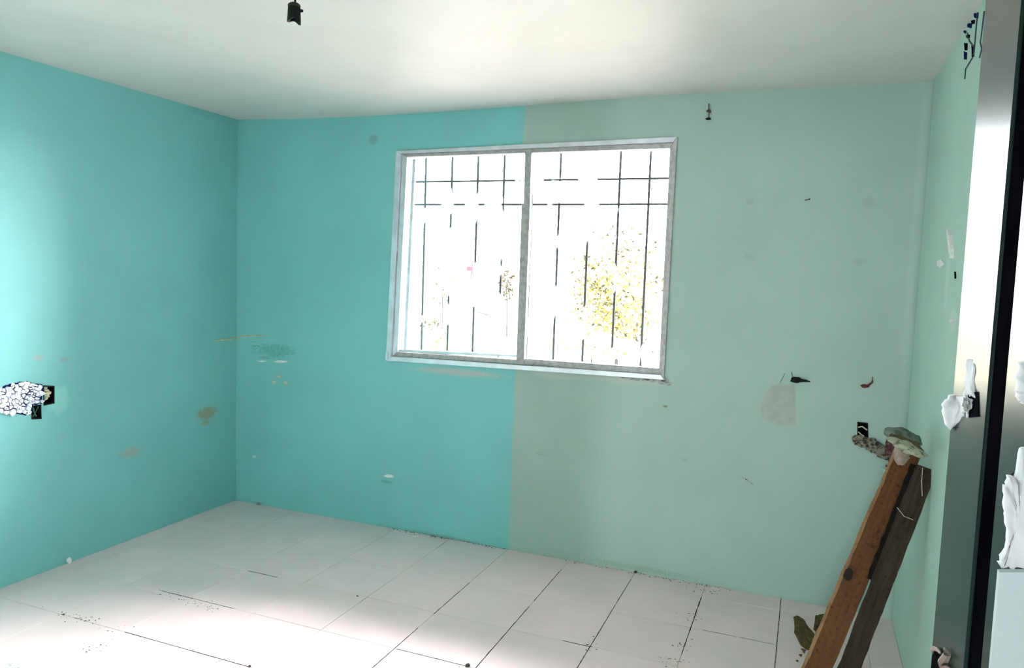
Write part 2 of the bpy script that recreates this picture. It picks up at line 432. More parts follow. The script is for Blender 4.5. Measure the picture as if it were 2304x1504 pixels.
# floor: grout bed with every tile its own piece
bm = bmesh.new(); box(bm, (-0.0, -ROOM_D-0.2, -0.10), (ROOM_W, 0.0, -0.0025))
floor = finish('floor', bm, M['grout'], origin=(0, 0, 0), kind='structure')
T = 0.3545; J = 0.0018; X0 = 0.115 - T; Y0 = -0.147 + T
def tile_mesh(sx, sy):
    bm = bmesh.new(); box(bm, (J/2, J/2, -0.0045), (sx-J/2, sy-J/2, 0.0))
    top = [e for e in bm.edges if all(v.co.z > -0.001 for v in e.verts)]
    bmesh.ops.bevel(bm, geom=top, offset=0.0012, segments=1, affect='EDGES')
    me = bpy.data.meshes.new('tile'); bm.to_mesh(me); bm.free(); me.materials.append(M['tile']); return me
full = tile_mesh(T, T); cache = {}
y = Y0
rt = random.Random(3)
while y > -ROOM_D-0.2:
    ylo, yhi = max(y-T, -ROOM_D-0.2), min(y, 0.0)
    if yhi-ylo > 0.01:
        x = X0
        while x < ROOM_W:
            xlo, xhi = max(x, 0.0), min(x+T, ROOM_W)
            if xhi-xlo > 0.01:
                k = (round(xhi-xlo, 4), round(yhi-ylo, 4))
                if k not in cache: cache[k] = tile_mesh(*k)
                o = bpy.data.objects.new('tile', cache[k]); C.objects.link(o); o.parent = floor
                o.location = (xlo, ylo, rt.uniform(-0.0006, 0.0004))
            x += T
    y -= T

# blackened stretches of the joints between the tiles
def gx(i): return 0.115 + T*i
def gy(j): return -0.147 - T*j
segs = []
def line_x(i, y1, y2, wd=0.004): segs.append(((gx(i), y1), (gx(i), y2), wd))
def line_y(j, x1, x2, wd=0.004): segs.append(((x1, gy(j)), (x2, gy(j)), wd))
line_x(5, -0.50, -0.87, 0.004); line_x(5, -1.02, -1.62, 0.005); line_x(6, -0.14, -0.55, 0.004); line_x(6, -0.62, -1.30, 0.005)
line_x(7, -0.10, -1.15, 0.004); line_x(8, -0.16, -0.75, 0.007); line_x(9, -0.0, -0.72, 0.004)
line_y(3, gx(5)+0.01, gx(6)-0.02, 0.005); line_y(4, gx(2)+0.01, gx(4)-0.06, 0.005); line_y(3, gx(1)+0.0, gx(3)-0.10, 0.005)
line_y(2, gx(2)+0.02, gx(2)+0.20, 0.003); line_y(1, gx(8)+0.05, gx(9)-0.01, 0.003); line_y(2, gx(7)-0.12, gx(7), 0.003)
rj = random.Random(11)
for (ax, ay), (bx_, by_), wd in segs:
    bm = bmesh.new(); a = Vector((ax, ay, 0)); b_ = Vector((bx_, by_, 0)); d = (b_-a); n = max(6, int(d.length/0.02)); d_ = d.normalized(); s_ = Vector((-d_.y, d_.x, 0))
    lo, hi = [], []
    for i in range(n+1):
        p = a+d*(i/n); ww = wd*rj.uniform(0.25, 0.75)*(0.35 if rj.random() < 0.2 else 1); c_ = rj.uniform(-0.0006, 0.0006)
        lo.append(bm.verts.new(p+s_*(c_-ww/2)+Vector((0, 0, 0.0004)))); hi.append(bm.verts.new(p+s_*(c_+ww/2)+Vector((0, 0, 0.0004))))
    for i in range(n): bm.faces.new((lo[i], lo[i+1], hi[i+1], hi[i]))
    r = bmesh.ops.extrude_face_region(bm, geom=list(bm.faces))
    for v in r['geom']:
        if isinstance(v, bmesh.types.BMVert): v.co.z = -0.003
    finish('blackened_joint', bm, M['joint_dark'], parent=floor)

# ------------------------------------------------------------------ window
def quad_pt(q, u, v):          # u along x 0..1, v down 0..1
    a = q[0].lerp(q[1], u); b_ = q[3].lerp(q[2], u); return a.lerp(b_, v)
def bar(bm, pts, y0, y1, bev=0.002):
    pts = [Vector((p.x, y0, p.z)) for p in pts]
    t = bmesh.new(); prism(t, pts, (0, y1-y0, 0))
    bmesh.ops.recalc_face_normals(t, faces=t.faces)
    if bev: bmesh.ops.bevel(t, geom=list(t.edges), offset=bev, segments=1, affect='EDGES')
    mp = {v: bm.verts.new(v.co) for v in t.verts}
    for f in t.faces: bm.faces.new([mp[v] for v in f.verts])
    t.free()
win = bpy.data.objects.new('window_1', None); C.objects.link(win); win.location = (1.9, 0.0, 1.0); win['kind'] = 'structure'
win['label'] = 'two-pane sliding aluminium window in the teal and pale green wall'
TLo, TRo, BRo, BLo = WQ
IN = [P(915, 353), P(1507, 333), P(1482, 832), P(893, 792)]     # clear opening
IT = [TLo.lerp(IN[0], .5), TRo.lerp(IN[1], .5), BRo.lerp(IN[2], .5), BLo.lerp(IN[3], .5)]
def frame_side(name, o1, o2, i2, i1, mat, y0, y1):
    bm = bmesh.new(); bar(bm, [o1, o2, i2, i1], y0, y1); return finish(name, bm, mat, parent=win)
# outer frame: a proud outer lip and a deeper inner channel on each side
for nm, a, b_, c_, d_, mt in (('frame_head', TLo, TRo, IT[1], IT[0], 'aluminium'), ('frame_sill', BLo, BRo, IT[2], IT[3], 'aluminium'),
                          ('frame_jamb', TLo, BLo, IT[3], IT[0], 'aluminium'), ('frame_jamb', TRo, BRo, IT[2], IT[1], 'dull_metal')):
    frame_side(nm, a, b_, c_, d_, M[mt], -0.012, 0.05)
for nm, a, b_, c_, d_, mt in (('inner_channel', IT[0], IT[1], IN[1], IN[0], 'dull_metal'), ('inner_channel', IT[3], IT[2], IN[2], IN[3], 'dull_metal'),
                          ('inner_channel', IT[0], IT[3], IN[3], IN[0], 'aluminium'), ('inner_channel', IT[1], IT[2], IN[2], IN[1], 'dull_metal')):
    frame_side(nm, a, b_, c_, d_, M[mt], 0.004, 0.055)
# sashes
def sash(xs, ys, mull, name, yo, mt):
    s = bpy.data.objects.new(name, None); C.objects.link(s); s.parent = win; s.location = (0, 0, 0)
    return s
ml = [P(1182, 340), P(1197, 340), P(1181, 812), P(1163, 812)]     # meeting stiles
bm = bmesh.new(); bar(bm, [P(1181, 336), P(1196, 336), P(1192, 460), P(1178, 462)], 0.001, 0.030, 0.001); bar(bm, [P(1174, 458), P(1193, 458), P(1179, 820), P(1162, 820)], -0.004, 0.028, 0.001)
finish('meeting_stile', bm, M['dull_metal'], parent=win)
bm = bmesh.new(); bar(bm, [P(1181, 336), P(1190, 336), P(1172, 820), P(1163, 820)], 0.032, 0.052, 0.001)
finish('meeting_stile', bm, M['dull_metal'], parent=win)
bm = bmesh.new(); bar(bm, [P(921, 356), P(928, 356), P(907, 792), P(900, 792)], 0.035, 0.050, 0.0008)
bm2 = bm; finish('sash_stile', bm2, M['aluminium'], parent=win)
bm = bmesh.new(); bar(bm, [P(893, 787), P(1163, 800), P(1163, 806), P(893, 794)], 0.030, 0.052, 0.001)
finish('sash_rail', bm, M['aluminium'], parent=win)
bm = bmesh.new(); bar(bm, [P(1178, 808), P(1482, 830), P(1482, 836), P(1178, 816)], 0.010, 0.052, 0.001)
finish('sash_rail', bm, M['dull_metal'], parent=win)
for q, yy in (([P(912, 350), P(1184, 342), P(1168, 806), P(890, 792)], 0.042), ([P(1192, 342), P(1508, 332), P(1483, 833), P(1176, 814)], 0.020)):
    bm = bmesh.new(); bar(bm, q, yy, yy+0.004, 0); finish('glass_pane', bm, M['glass'], parent=win)
for (x, y_) in ((897, 414), (893, 562)):     # small latches on the left jamb
    bm = bmesh.new(); c = P(x, y_); box(bm, (c.x-0.014, -0.020, c.z-0.010), (c.x+0.014, -0.012, c.z+0.010), 0.002)
    finish('latch', bm, M['aluminium'], parent=win)
bm = bmesh.new(); c = P(874, 800); box(bm, (c.x-0.010, -0.018, c.z-0.024), (c.x+0.006, -0.0, c.z+0.020), 0.002)
finish('corner_bracket', bm, M['aluminium'], parent=win)

# crumbling cement left along the underside of the window frame
rc = random.Random(5)
bm = bmesh.new()
for i in range(110):
    u = rc.random()**0.8; x = 1180+u*325; yb = 818+u*36 + rc.uniform(-2, 7)*(0.5+u)
    p = P(x, yb); s = rc.uniform(0.004, 0.014)*(0.5+0.7*u)
    lump(bm, (p.x, -0.004, p.z), (s*1.6, 0.006, s*0.8), 1, 0.6, 2.0, i)
o = finish('cement_crumbs', bm, M['cement'], kind='stuff', label='rough grey cement crumbs along the lower right edge of the window frame', cat='rubble')

# ------------------------------------------------------------------ door frame the camera looks past
# frame faces stand at x on the right side of the doorway; depth runs from the room (-3.2) towards the hall
door = bpy.data.objects.new('door_1', None); C.objects.link(door); door.location = (3.43, -ROOM_D, 0); door['kind'] = 'structure'
door['label'] = 'glossy grey-green metal door frame with a black groove'
S = 0.0523
JX = 3.4275
def jx(t): return JX + t*math.tan(math.radians(3.0))
def jamb_piece(name, t0, t1, x0, x1, mat, depth=0.09, z0=0.0, z1=DZ-0.02, bev=0.0015):
    pts = [Vector((x0, -ROOM_D-t0, z0)), Vector((x1, -ROOM_D-t1, z0)), Vector((x1+depth, -ROOM_D-t1, z0)), Vector((x0+depth, -ROOM_D-t0, z0))]
    bm = bmesh.new(); prism(bm, pts, (0, 0, z1-z0)); bmesh.ops.recalc_face_normals(bm, faces=bm.faces)
    if bev: bmesh.ops.bevel(bm, geom=list(bm.edges), offset=bev, segments=2, affect='EDGES')
    return finish(name, bm, mat, parent=door)
jamb_piece('jamb_face', 0.0, 0.075, jx(0), jx(0.075), M['jamb'])
jamb_piece('jamb_groove', 0.0755, 0.102, jx(0.075)+0.0015, jx(0.102)+0.0005, M['jamb_dark'], bev=0)
jamb_piece('jamb_face', 0.1025, 0.150, jx(0.102), jx(0.15), M['jamb'])
bm = bmesh.new(); box(bm, (DX0-0.02, -ROOM_D-0.165, DZ-0.05), (3.60, -ROOM_D+0.004, DZ), 0.002); finish('head_rail', bm, M['jamb'], parent=door)
bm = bmesh.new(); box(bm, (DX0-0.03, -ROOM_D-0.165, 0), (DX0+0.03, -ROOM_D+0.004, DZ-0.05), 0.002); finish('jamb_post', bm, M['jamb'], parent=door)
# plastered wall end that closes the gap between jamb and right wall
bm = bmesh.new(); box(bm, (3.505, -ROOM_D-0.2, 0.0), (3.60, -ROOM_D-0.0, DZ)); finish('wall_end', bm, M['front'], parent=door)

# ------------------------------------------------------------------ outside
M['ground'] = plain('sunlit_yard', (0.11, 0.090, 0.078, 1), 0.95, var=0.08, scale=1.5, bstr=0)
M['bar_white'] = None
m, nt, b = new_mat('grille_glare_paint')      # dark bars; white patches put the outdoor glare into the colour
pos = node(nt, 'ShaderNodeNewGeometry').outputs['Position']
mp = node(nt, 'ShaderNodeMapping'); mp.inputs['Scale'].default_value = (1, 1, 0.45); nt.links.new(pos, mp.inputs['Vector'])
nt.links.new(mix(nt, maprange(nt, noise_out(nt, mp.outputs[0], 7, 2, 0.5), 0.43, 0.48, 0, 1), (0.85, 0.85, 0.83, 1), (0.012, 0.011, 0.011, 1)), b.inputs['Base Color'])
b.inputs['Roughness'].default_value = 0.9; b.inputs['Specular IOR Level'].default_value = 0.1; M['grille'] = m
def leafmat(name, c): return plain(name, c, 0.8, scale=3, bstr=0, var=0.1, spec=0.15)
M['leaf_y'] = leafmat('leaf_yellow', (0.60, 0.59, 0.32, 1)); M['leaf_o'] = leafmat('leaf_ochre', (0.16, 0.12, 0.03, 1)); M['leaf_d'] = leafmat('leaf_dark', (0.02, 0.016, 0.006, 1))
M['leaf_g'] = leafmat('leaf_green', (0.35, 0.50, 0.03, 1)); M['branch'] = leafmat('branch', (0.015, 0.010, 0.012, 1))
M['red'] = M['red']
M['roofred'] = leafmat('roof_red', (0.10, 0.012, 0.02, 1)); M['coping'] = leafmat('orange_brick', (0.7, 0.14, 0.05, 1))
M['house'] = leafmat('house_white', (0.8, 0.8, 0.78, 1))
bm = bmesh.new(); box(bm, (-30, 0.15, -0.6), (30, 40, -0.12)); finish('ground', bm, M['ground'], kind='structure')

# window grille outside: two rails and evenly spaced uprights
gr = thing('window_grille', 'security grille of thin dark bars outside the window, glare painted on in white patches', 'grille', (1.9, 0.28, 0.9))
GY = 0.28
gt, gb = 2.42, 0.78
def gp(px, py): return at(px, py, 1, GY)
xs = [gp(p_, 440).x for p_ in (893, 957, 1016, 1074, 1133, 1197, 1259, 1326, 1393, 1460, 1527)]
for i, x in enumerate(xs):
    bm = bmesh.new(); box(bm, (x-0.006, GY-0.0035, gb), (x+0.006, GY+0.0035, gt)); finish('bar', bm, M['grille'], parent=gr)
for (pa, pb) in (((957, 411), (1393, 402)), ((957, 463), (1393, 458))):
    a, b_ = gp(*pa), gp(*pb); z = (a.z+b_.z)/2
    bm = bmesh.new(); box(bm, (xs[0]-0.03, GY-0.010, z-0.0055), (xs[-1]+0.03, GY-0.0035, z+0.0055)); finish('rail', bm, M['grille'], parent=gr)
for z in (0.82,):
    bm = bmesh.new(); box(bm, (xs[0]-0.03, GY-0.010, z-0.0055), (xs[-1]+0.03, GY-0.0035, z+0.0055)); finish('rail', bm, M['grille'], parent=gr)
for x in (xs[0]-0.026, xs[-1]+0.026):
    for z in (0.84, gt-0.05):
        bm = bmesh.new(); box(bm, (x-0.005, WT, z-0.005), (x+0.005, GY-0.003, z+0.005)); finish('wall_bracket', bm, M['grille'], parent=gr)
        bm = bmesh.new(); box(bm, (x-0.005, GY-0.0105, min(z, 0.82)-0.03), (x+0.005, GY+0.0035, gt-0.0 if z > 1 else z+0.03)); finish('end_post', bm, M['grille'], parent=gr)

def foliage(bm, c, r, n, size, rnd, fill=1.0):
    for i in range(n):
        while True:
            v = Vector((rnd.uniform(-1, 1), rnd.uniform(-1, 1), rnd.uniform(-1, 1)))
            if 0.15 < v.length < 1: break
        p = Vector(c)+Vector((v.x*r[0], v.y*r[1], v.z*r[2]))
        a = Vector((rnd.gauss(0, 1), rnd.gauss(0, 1), rnd.gauss(0, 1))).normalized()
        b_ = a.cross(Vector((rnd.gauss(0, 1), rnd.gauss(0, 1), rnd.gauss(0, 1)))).normalized()
        s = size*rnd.uniform(0.6, 1.3)
        q = [bm.verts.new(p-a*s), bm.verts.new(p+b_*s*0.45), bm.verts.new(p+a*s), bm.verts.new(p-b_*s*0.45)]
        bm.faces.new(q)

def plant(name, label, cat, px, py_base, py_mid, dist, rad, n, mats, leaf=0.05, trunk=0.03, seed=1, kind='tree'):
    base = at(px, py_base, 1, dist); mid = at(px, py_mid, 1, dist)
    gz = -0.12; t = thing(name, label, cat, (mid.x, dist, gz)); rnd = random.Random(seed)
    bm = bmesh.new(); tube(bm, [(mid.x, dist, gz), (mid.x+0.03, dist, (gz+mid.z)/2), (mid.x, dist, mid.z)], [trunk, trunk*0.8, trunk*0.5], 7)
    for k in range(9):
        a = rnd.uniform(0, 6.28); e = rnd.uniform(0.2, 1.2)
        s = Vector((mid.x, dist, mid.z-rad[2]*rnd.uniform(0.1, 0.8)))
        tube(bm, [s, s+Vector((math.cos(a)*rad[0]*0.4, math.sin(a)*rad[1]*0.4, rad[2]*0.3*e)), s+Vector((math.cos(a)*rad[0]*0.8, math.sin(a)*rad[1]*0.8, rad[2]*0.8*e))], [trunk*0.35, trunk*0.22, trunk*0.1], 5)
    finish('trunk', bm, M['branch'], parent=t)
    for m_, fr_ in mats:
        bm = bmesh.new(); foliage(bm, mid, rad, int(n*fr_), leaf, rnd); finish('foliage', bm, M[m_], parent=t, kind='stuff')
    return t
tree = plant('yellow_leafed_tree', 'sunlit yellow-leafed tree filling the lower part of the right-hand pane', 'tree', 1390, 780, 660, 5.5, (0.74, 0.5, 0.68), 5200, (('leaf_y', 0.9), ('leaf_g', 0.06)), 0.05, 0.03, 1)
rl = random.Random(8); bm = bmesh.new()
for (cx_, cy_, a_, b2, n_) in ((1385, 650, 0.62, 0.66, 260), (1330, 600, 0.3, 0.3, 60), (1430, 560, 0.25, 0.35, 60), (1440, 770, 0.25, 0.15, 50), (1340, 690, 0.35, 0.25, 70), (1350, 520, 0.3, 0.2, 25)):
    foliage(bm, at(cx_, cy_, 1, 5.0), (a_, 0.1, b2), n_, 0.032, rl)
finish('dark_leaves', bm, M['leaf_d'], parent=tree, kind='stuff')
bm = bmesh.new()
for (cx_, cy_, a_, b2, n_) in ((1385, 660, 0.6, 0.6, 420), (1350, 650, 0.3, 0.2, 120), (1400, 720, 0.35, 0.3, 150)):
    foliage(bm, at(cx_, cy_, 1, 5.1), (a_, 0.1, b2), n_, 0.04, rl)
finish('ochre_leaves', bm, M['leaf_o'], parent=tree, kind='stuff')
plant('yellow_hedge', 'low pale yellow hedge along the bottom of the right-hand pane', 'hedge', 1330, 800, 778, 4.1, (0.52, 0.22, 0.13), 1300, (('leaf_y', 0.93), ('leaf_o', 0.07)), 0.04, 0.012, 6)
plant('bare_tree', 'small thin dark tree seen low in the left pane beside the centre post', 'tree', 1140, 715, 640, 6.5, (0.13, 0.13, 0.26), 200, (('leaf_d', 1.0),), 0.034, 0.016, 2)
plant('dark_bramble', 'scattered dark bramble low in the left pane of the window', 'shrub', 975, 745, 728, 4.6, (0.20, 0.15, 0.08), 80, (('leaf_d', 1.0),), 0.028, 0.006, 7)
plant('yellow_shrub', 'low yellow-green shrub at the bottom of the left pane', 'shrub', 990, 780, 770, 4.0, (0.10, 0.10, 0.12), 500, (('leaf_y', 0.8), ('leaf_g', 0.2)), 0.03, 0.01, 3)
plant('flowering_shrub', 'leafy shrub with reddish sprigs left of the window centre', 'shrub', 995, 710, 640, 6.0, (0.22, 0.2, 0.35), 170, (('leaf_o', 0.6), ('leaf_d', 0.25)), 0.03, 0.012, 4)
# neighbouring white house with a dark red roof edge, and a low orange-topped garden wall
a, b_ = at(1000, 600, 1, 14), at(1070, 593, 1, 14)
hs = thing('neighbour_house', 'white house with a small dark red roof beyond the yard', 'house', ((a.x+b_.x)/2, 15, -0.12))
bm = bmesh.new(); box(bm, (a.x-1.6, 14.2, -0.12), (b_.x-0.1, 16.5, a.z-0.1)); finish('wall', bm, M['house'], parent=hs)
bm = bmesh.new(); prism(bm, [Vector((a.x-1.8, 14.05, a.z-0.12)), Vector((b_.x, 14.05, a.z-0.12)), Vector(((a.x+b_.x)/2-0.9, 14.05, a.z+0.02))], (0, 2.6, 0)); finish('roof', bm, M['house'], parent=hs)
bm = bmesh.new(); p = at(1060, 604, 1, 14); box(bm, (p.x-0.11, 13.95, p.z-0.07), (p.x+0.05, 14.05, p.z+0.04)); tube(bm, [(p.x+0.03, 13.98, p.z-0.28), (p.x+0.05, 13.98, p.z+0.2)], 0.02, 6); finish('roof_edge', bm, M['roofred'], parent=hs)
a, b_ = at(1030, 757, 1, 5), at(1165, 764, 1, 5)
gw = thing('garden_wall', 'low white garden wall with an orange brick top course', 'wall', ((a.x+b_.x)/2, 5.05, -0.12))
bm = bmesh.new(); box(bm, (a.x, 5.0, -0.12), (b_.x, 5.12, a.z-0.02)); finish('base', bm, M['house'], parent=gw)
rb = random.Random(2); x = a.x
while x < b_.x-0.1:
    bm = bmesh.new(); box(bm, (x, 4.99, a.z-0.02), (x+0.10, 5.13, a.z+rb.uniform(0.012, 0.035)), 0.002); finish('brick', bm, M['coping'] if rb.random() < 0.6 else M['house'], parent=gw); x += 0.108
# curved dark branch fallen in the yard
bm = bmesh.new(); pts = [at(x_, y_, 1, 4.6) for x_, y_ in ((1068, 706), (1080, 704), (1095, 708), (1105, 715), (1118, 725))]
tube(bm, pts, [0.004, 0.008, 0.010, 0.008, 0.004], 6)
pts2 = [at(x_, y_, 1, 4.6) for x_, y_ in ((1095, 708), (1082, 716), (1070, 722), (1069, 735))]; tube(bm, pts2, [0.006, 0.005, 0.004, 0.004], 6)
low = at(1069, 735, 1, 4.6); tube(bm, [low, (low.x, 4.6, -0.12)], 0.006, 6)
finish('arched_branch', bm, M['branch'], label='thin dark arched branch standing in the yard behind the left pane', cat='branch')

# ------------------------------------------------------------------ hanging lamp holder
lc = at(662, 10, 1, -1.85)
px2m = (lc-CAM).dot(fwd)/FPX
lr = 14.5*px2m
lamp = thing('lamp_holder', 'black bulbless lamp holder hanging from the ceiling on a short cord', 'lamp', (lc.x, lc.y, lc.z-0.06))
def lathe(bm, c, prof, seg=28, wob=None):
    rings = []
    for r_, z_ in prof:
        rings.append([bm.verts.new((c.x+math.cos(2*math.pi*k/seg)*r_, c.y+math.sin(2*math.pi*k/seg)*r_, c.z+z_+(wob(k/seg, z_) if wob else 0))) for k in range(seg)])
    for i in range(len(rings)-1):
        for k in range(seg): bm.faces.new((rings[i][k], rings[i][(k+1) % seg], rings[i+1][(k+1) % seg], rings[i+1][k]))
    return rings
h = 42*px2m
# direction of the camera in plan, to turn the notch of the skirt as seen
ca = math.atan2(CAM.y-lc.y, CAM.x-lc.x)/(2*math.pi)
def wob(u, z_):
    if z_ > -0.75*h: return 0
    d = ((u-ca+0.5) % 1)-0.5
    return 0.20*h*math.exp(-(d/0.11)**2) + 0.20*h*math.exp(-((((u-ca) % 1)-0.5)/0.11)**2) - 0.05*h*math.sin(2*math.pi*(u-ca))
bm = bmesh.new(); rg = lathe(bm, lc, [(lr*0.92, -0.10*h), (lr*0.97, -0.3*h), (lr, -0.55*h), (lr*1.03, -0.7*h), (lr*1.05, -0.98*h), (lr*0.85, -0.98*h), (lr*0.8, -0.7*h), (lr*0.78, -0.3*h)], 32, wob)
bm.faces.new(rg[-1]); finish('socket_shell', bm, M['black'], parent=lamp, smooth=True)
bm = bmesh.new(); rg = lathe(bm, lc, [(lr*0.94, -0.16*h), (lr*0.98, -0.07*h), (lr*0.9, 0.0), (lr*0.6, 0.07*h), (lr*0.3, 0.10*h)], 32)
bm.faces.new(rg[-1]); bm.faces.new(rg[0]); finish('cap', bm, plain('cap_green_black', (0.02, 0.025, 0.015, 1), 0.6, scale=60, spec=0.3), parent=lamp, smooth=True)
side = Vector((right.x, right.y, 0)).normalized()
bm = bmesh.new(); s0 = lc+side*lr*0.8+Vector((0, 0, -0.32*h)); tube(bm, [s0, s0+side*lr*0.45, s0+side*lr*0.62], [lr*0.26, lr*0.24, lr*0.10], 12)
finish('switch_knob', bm, M['black'], parent=lamp, smooth=True)
bm = bmesh.new(); cz = 2.4
tube(bm, [lc+Vector((0.003, 0, 0.08*h)), lc+Vector((0.006, 0.002, (cz-lc.z)*0.5)), Vector((lc.x+0.002, lc.y, cz))], 2.3*px2m, 10)
finish('cord', bm, M['black'], parent=lamp, smooth=True)
bm = bmesh.new(); rg = lathe(bm, Vector((lc.x, lc.y, cz)), [(0.03, 0.0), (0.028, -0.012), (0.012, -0.02)], 20); bm.faces.new(rg[0]); bm.faces.new(rg[-1])
finish('ceiling_rose', bm, M['black'], parent=lamp)

# ------------------------------------------------------------------ broken electrical boxes in the left wall
def recess_box(name, label, corners, axis, depth, mat, cat='electrical box', parent=None):
    """an open box set into a hole of the wall: rim and back"""
    c = sum((Vector(p) for p in corners), Vector())/4
    d = Vector((0, 0, 0)); d[axis] = depth
    t = thing(name, label, cat, c)
    ins = [Vector(p).lerp(c, 0.12) for p in corners]; outs = [Vector(p).lerp(c, -0.02) for p in corners]
    bm = bmesh.new(); e = d*(-0.04)
    for i in range(4):
        j = (i+1) % 4
        prism(bm, [outs[i]+e, outs[j]+e, ins[j]+e, ins[i]+e], d*0.96)
    finish('casing', bm, mat, parent=t)
    bm = bmesh.new(); prism(bm, [p+d*0.8 for p in ins], d*0.12); finish('back_plate', bm, M['void'], parent=t)
    return t, c
t1, c1_ = recess_box('switch_box', 'upper black open switch box at the right end of the broken white plaster patch', lbox1, 0, -0.05, M['black'])
bm = bmesh.new()
for i, (x_, y_) in enumerate(((104, 874), (108, 880), (103, 889), (110, 893), (106, 898), (112, 886))):
    p = L(x_, y_); lump(bm, (-0.012, p.y, p.z), (0.008, 0.017, 0.010), 1, 0.6, 2.5, i)
finish('plaster_crumbs', bm, M['cream'], parent=t1, kind='stuff')
t2, c2_ = recess_box('switch_box', 'lower black open switch box under the broken white plaster patch', lbox2, 0, -0.05, M['black'])
bm = bmesh.new()
tube(bm, [L(76, 918)+Vector((-0.006, 0, 0)), L(80, 928)+Vector((-0.01, 0, 0)), L(84, 938)+Vector((-0.008, 0, 0))], 0.0035, 6)
tube(bm, [L(88, 916)+Vector((-0.006, 0, 0)), L(84, 928)+Vector((-0.012, 0, 0)), L(76, 938)+Vector((-0.006, 0, 0))], 0.003, 6)
finish('wire', bm, plain('green_wire', (0.05, 0.16, 0.12, 1), 0.6, scale=60), parent=t2)

pp = thing('broken_plaster', 'patch of broken white plaster shards with dark blue cracks on the teal wall', 'plaster', L(50, 900))
outl = [(-60, 872), (0, 872), (18, 866), (38, 861), (60, 859), (78, 862), (95, 865), (96, 880), (94, 908), (72, 912), (70, 932), (58, 934), (40, 930), (18, 932), (0, 924), (-60, 930)]
bm = flat_piece(0, 0.0, outl, 0.003, 0.004, 3, 4, towards=1); finish('crack_bed', bm, M['blue_crack'], parent=pp)
def inside(x, y, poly):
    c = False; j = len(poly)-1
    for i in range(len(poly)):
        if (poly[i][1] > y) != (poly[j][1] > y) and x < (poly[j][0]-poly[i][0])*(y-poly[i][1])/(poly[j][1]-poly[i][1])+poly[i][0]: c = not c
        j = i
    return c
rs = random.Random(21); sh = []
for _ in range(4000):
    x_, y_ = rs.uniform(-60, 100), rs.uniform(855, 938)
    if all((x_-a_[0])**2+((y_-a_[1])*1.15)**2 > (8.0 + 5*noise.noise(Vector((x_*0.05, y_*0.05, 3))))**2 for a_ in sh): sh.append((x_, y_))
for i, (x_, y_) in enumerate(sh):
    if not inside(x_, y_, outl): continue
    poly = [(x_-14, y_-14), (x_+14, y_-14), (x_+14, y_+14), (x_-14, y_+14)]; gap = rs.choice((0.25, 0.6, 1.0, 1.8))
    for (u_, v_) in sh:
        dx_, dy_ = u_-x_, v_-y_; dd = math.hypot(dx_, dy_)
        if dd < 0.01 or dd > 30: continue
        lim = dd/2-gap; nx_, ny_ = dx_/dd, dy_/dd; out_ = []
        for k in range(len(poly)):
            a_, b2 = poly[k], poly[(k+1) % len(poly)]
            da = (a_[0]-x_)*nx_+(a_[1]-y_)*ny_-lim; db = (b2[0]-x_)*nx_+(b2[1]-y_)*ny_-lim
            if da <= 0: out_.append(a_)
            if da*db < 0: f_ = da/(da-db); out_.append((a_[0]+(b2[0]-a_[0])*f_, a_[1]+(b2[1]-a_[1])*f_))
        poly = out_
        if len(poly) < 3: break
    if len(poly) < 3: continue
    pts = [at(a_, b_, 0, 0.0) for a_, b_ in poly]
    for p in pts: p.x = 0.0025
    bm = bmesh.new(); prism(bm, pts, (rs.uniform(0.003, 0.010), rs.uniform(-0.002, 0.002), rs.uniform(-0.002, 0.002)))
    finish('shard', bm, M['rubble'], parent=pp)

# ------------------------------------------------------------------ small things on the walls
def chip(name, label, cat, axis, val, pixels, depth, mat, towards, seed=0, amp=0.0015, n=2, group=None):
    bm = flat_piece(axis, val, pixels, depth, amp, n, seed, towards)
    return finish(name, bm, mat, label=label, cat=cat, group=group)
# scratched strip near the corner
bm = bmesh.new()
pts = [L(482, 767), L(500, 765), L(515, 764), L(528, 762)]
tube(bm, [p+Vector((0.002, 0, 0)) for p in pts], [0.003, 0.006, 0.005, 0.004], 6)
pts = [P(534, 760), P(552, 757), P(575, 755), P(598, 756)]
tube(bm, [p+Vector((0, -0.002, 0)) for p in pts], [0.004, 0.004, 0.005, 0.002], 6)
finish('peeled_paint_strip', bm, M['cream'], label='thin cream strip of peeled paint crossing the teal wall corner', cat='paint strip')
chip('paint_chip', 'white slot-like paint chip on the teal wall, left one of the two in a row', 'chip', 1, 0.0, [(577, 813), (590, 811), (605, 813), (590, 815)], 0.003, M['plaster'], -1, 1, 0.0006)
chip('paint_chip', 'white slot-like paint chip on the teal wall, right one of the two in a row', 'chip', 1, 0.0, [(614, 814), (630, 811), (648, 813), (646, 816), (630, 817)], 0.004, M['plaster'], -1, 2, 0.0006)
chip('paint_chip', 'lone white paint chip low on the teal wall beneath the window left corner', 'chip', 1, 0.0, [(864, 1071), (872, 1067), (886, 1070), (886, 1075), (872, 1075)], 0.006, M['plaster'], -1, 3, 0.0006)
rs2 = random.Random(9)
bm = bmesh.new()
for i in range(34):
    x_ = rs2.uniform(560, 670); y_ = 768+(x_-560)*0.22+rs2.uniform(-4, 34); l_ = rs2.uniform(6, 22)
    p, q = P(x_, y_), P(x_+l_, y_+rs2.uniform(-2, 4))
    tube(bm, [p, p.lerp(q, 0.5)+Vector((0, -0.0012, 0.001)), q], [0.0006, 0.0016, 0.0005], 4)
finish('scratched_paint', bm, plain('scratch_teal', (0.08, 0.34, 0.30, 1), 0.5, scale=90, col2=(0.35, 0.68, 0.56, 1), thr=(0.48, 0.56), bstr=0), kind='stuff', label='cluster of fine horizontal scratches in the teal paint', cat='scratches')
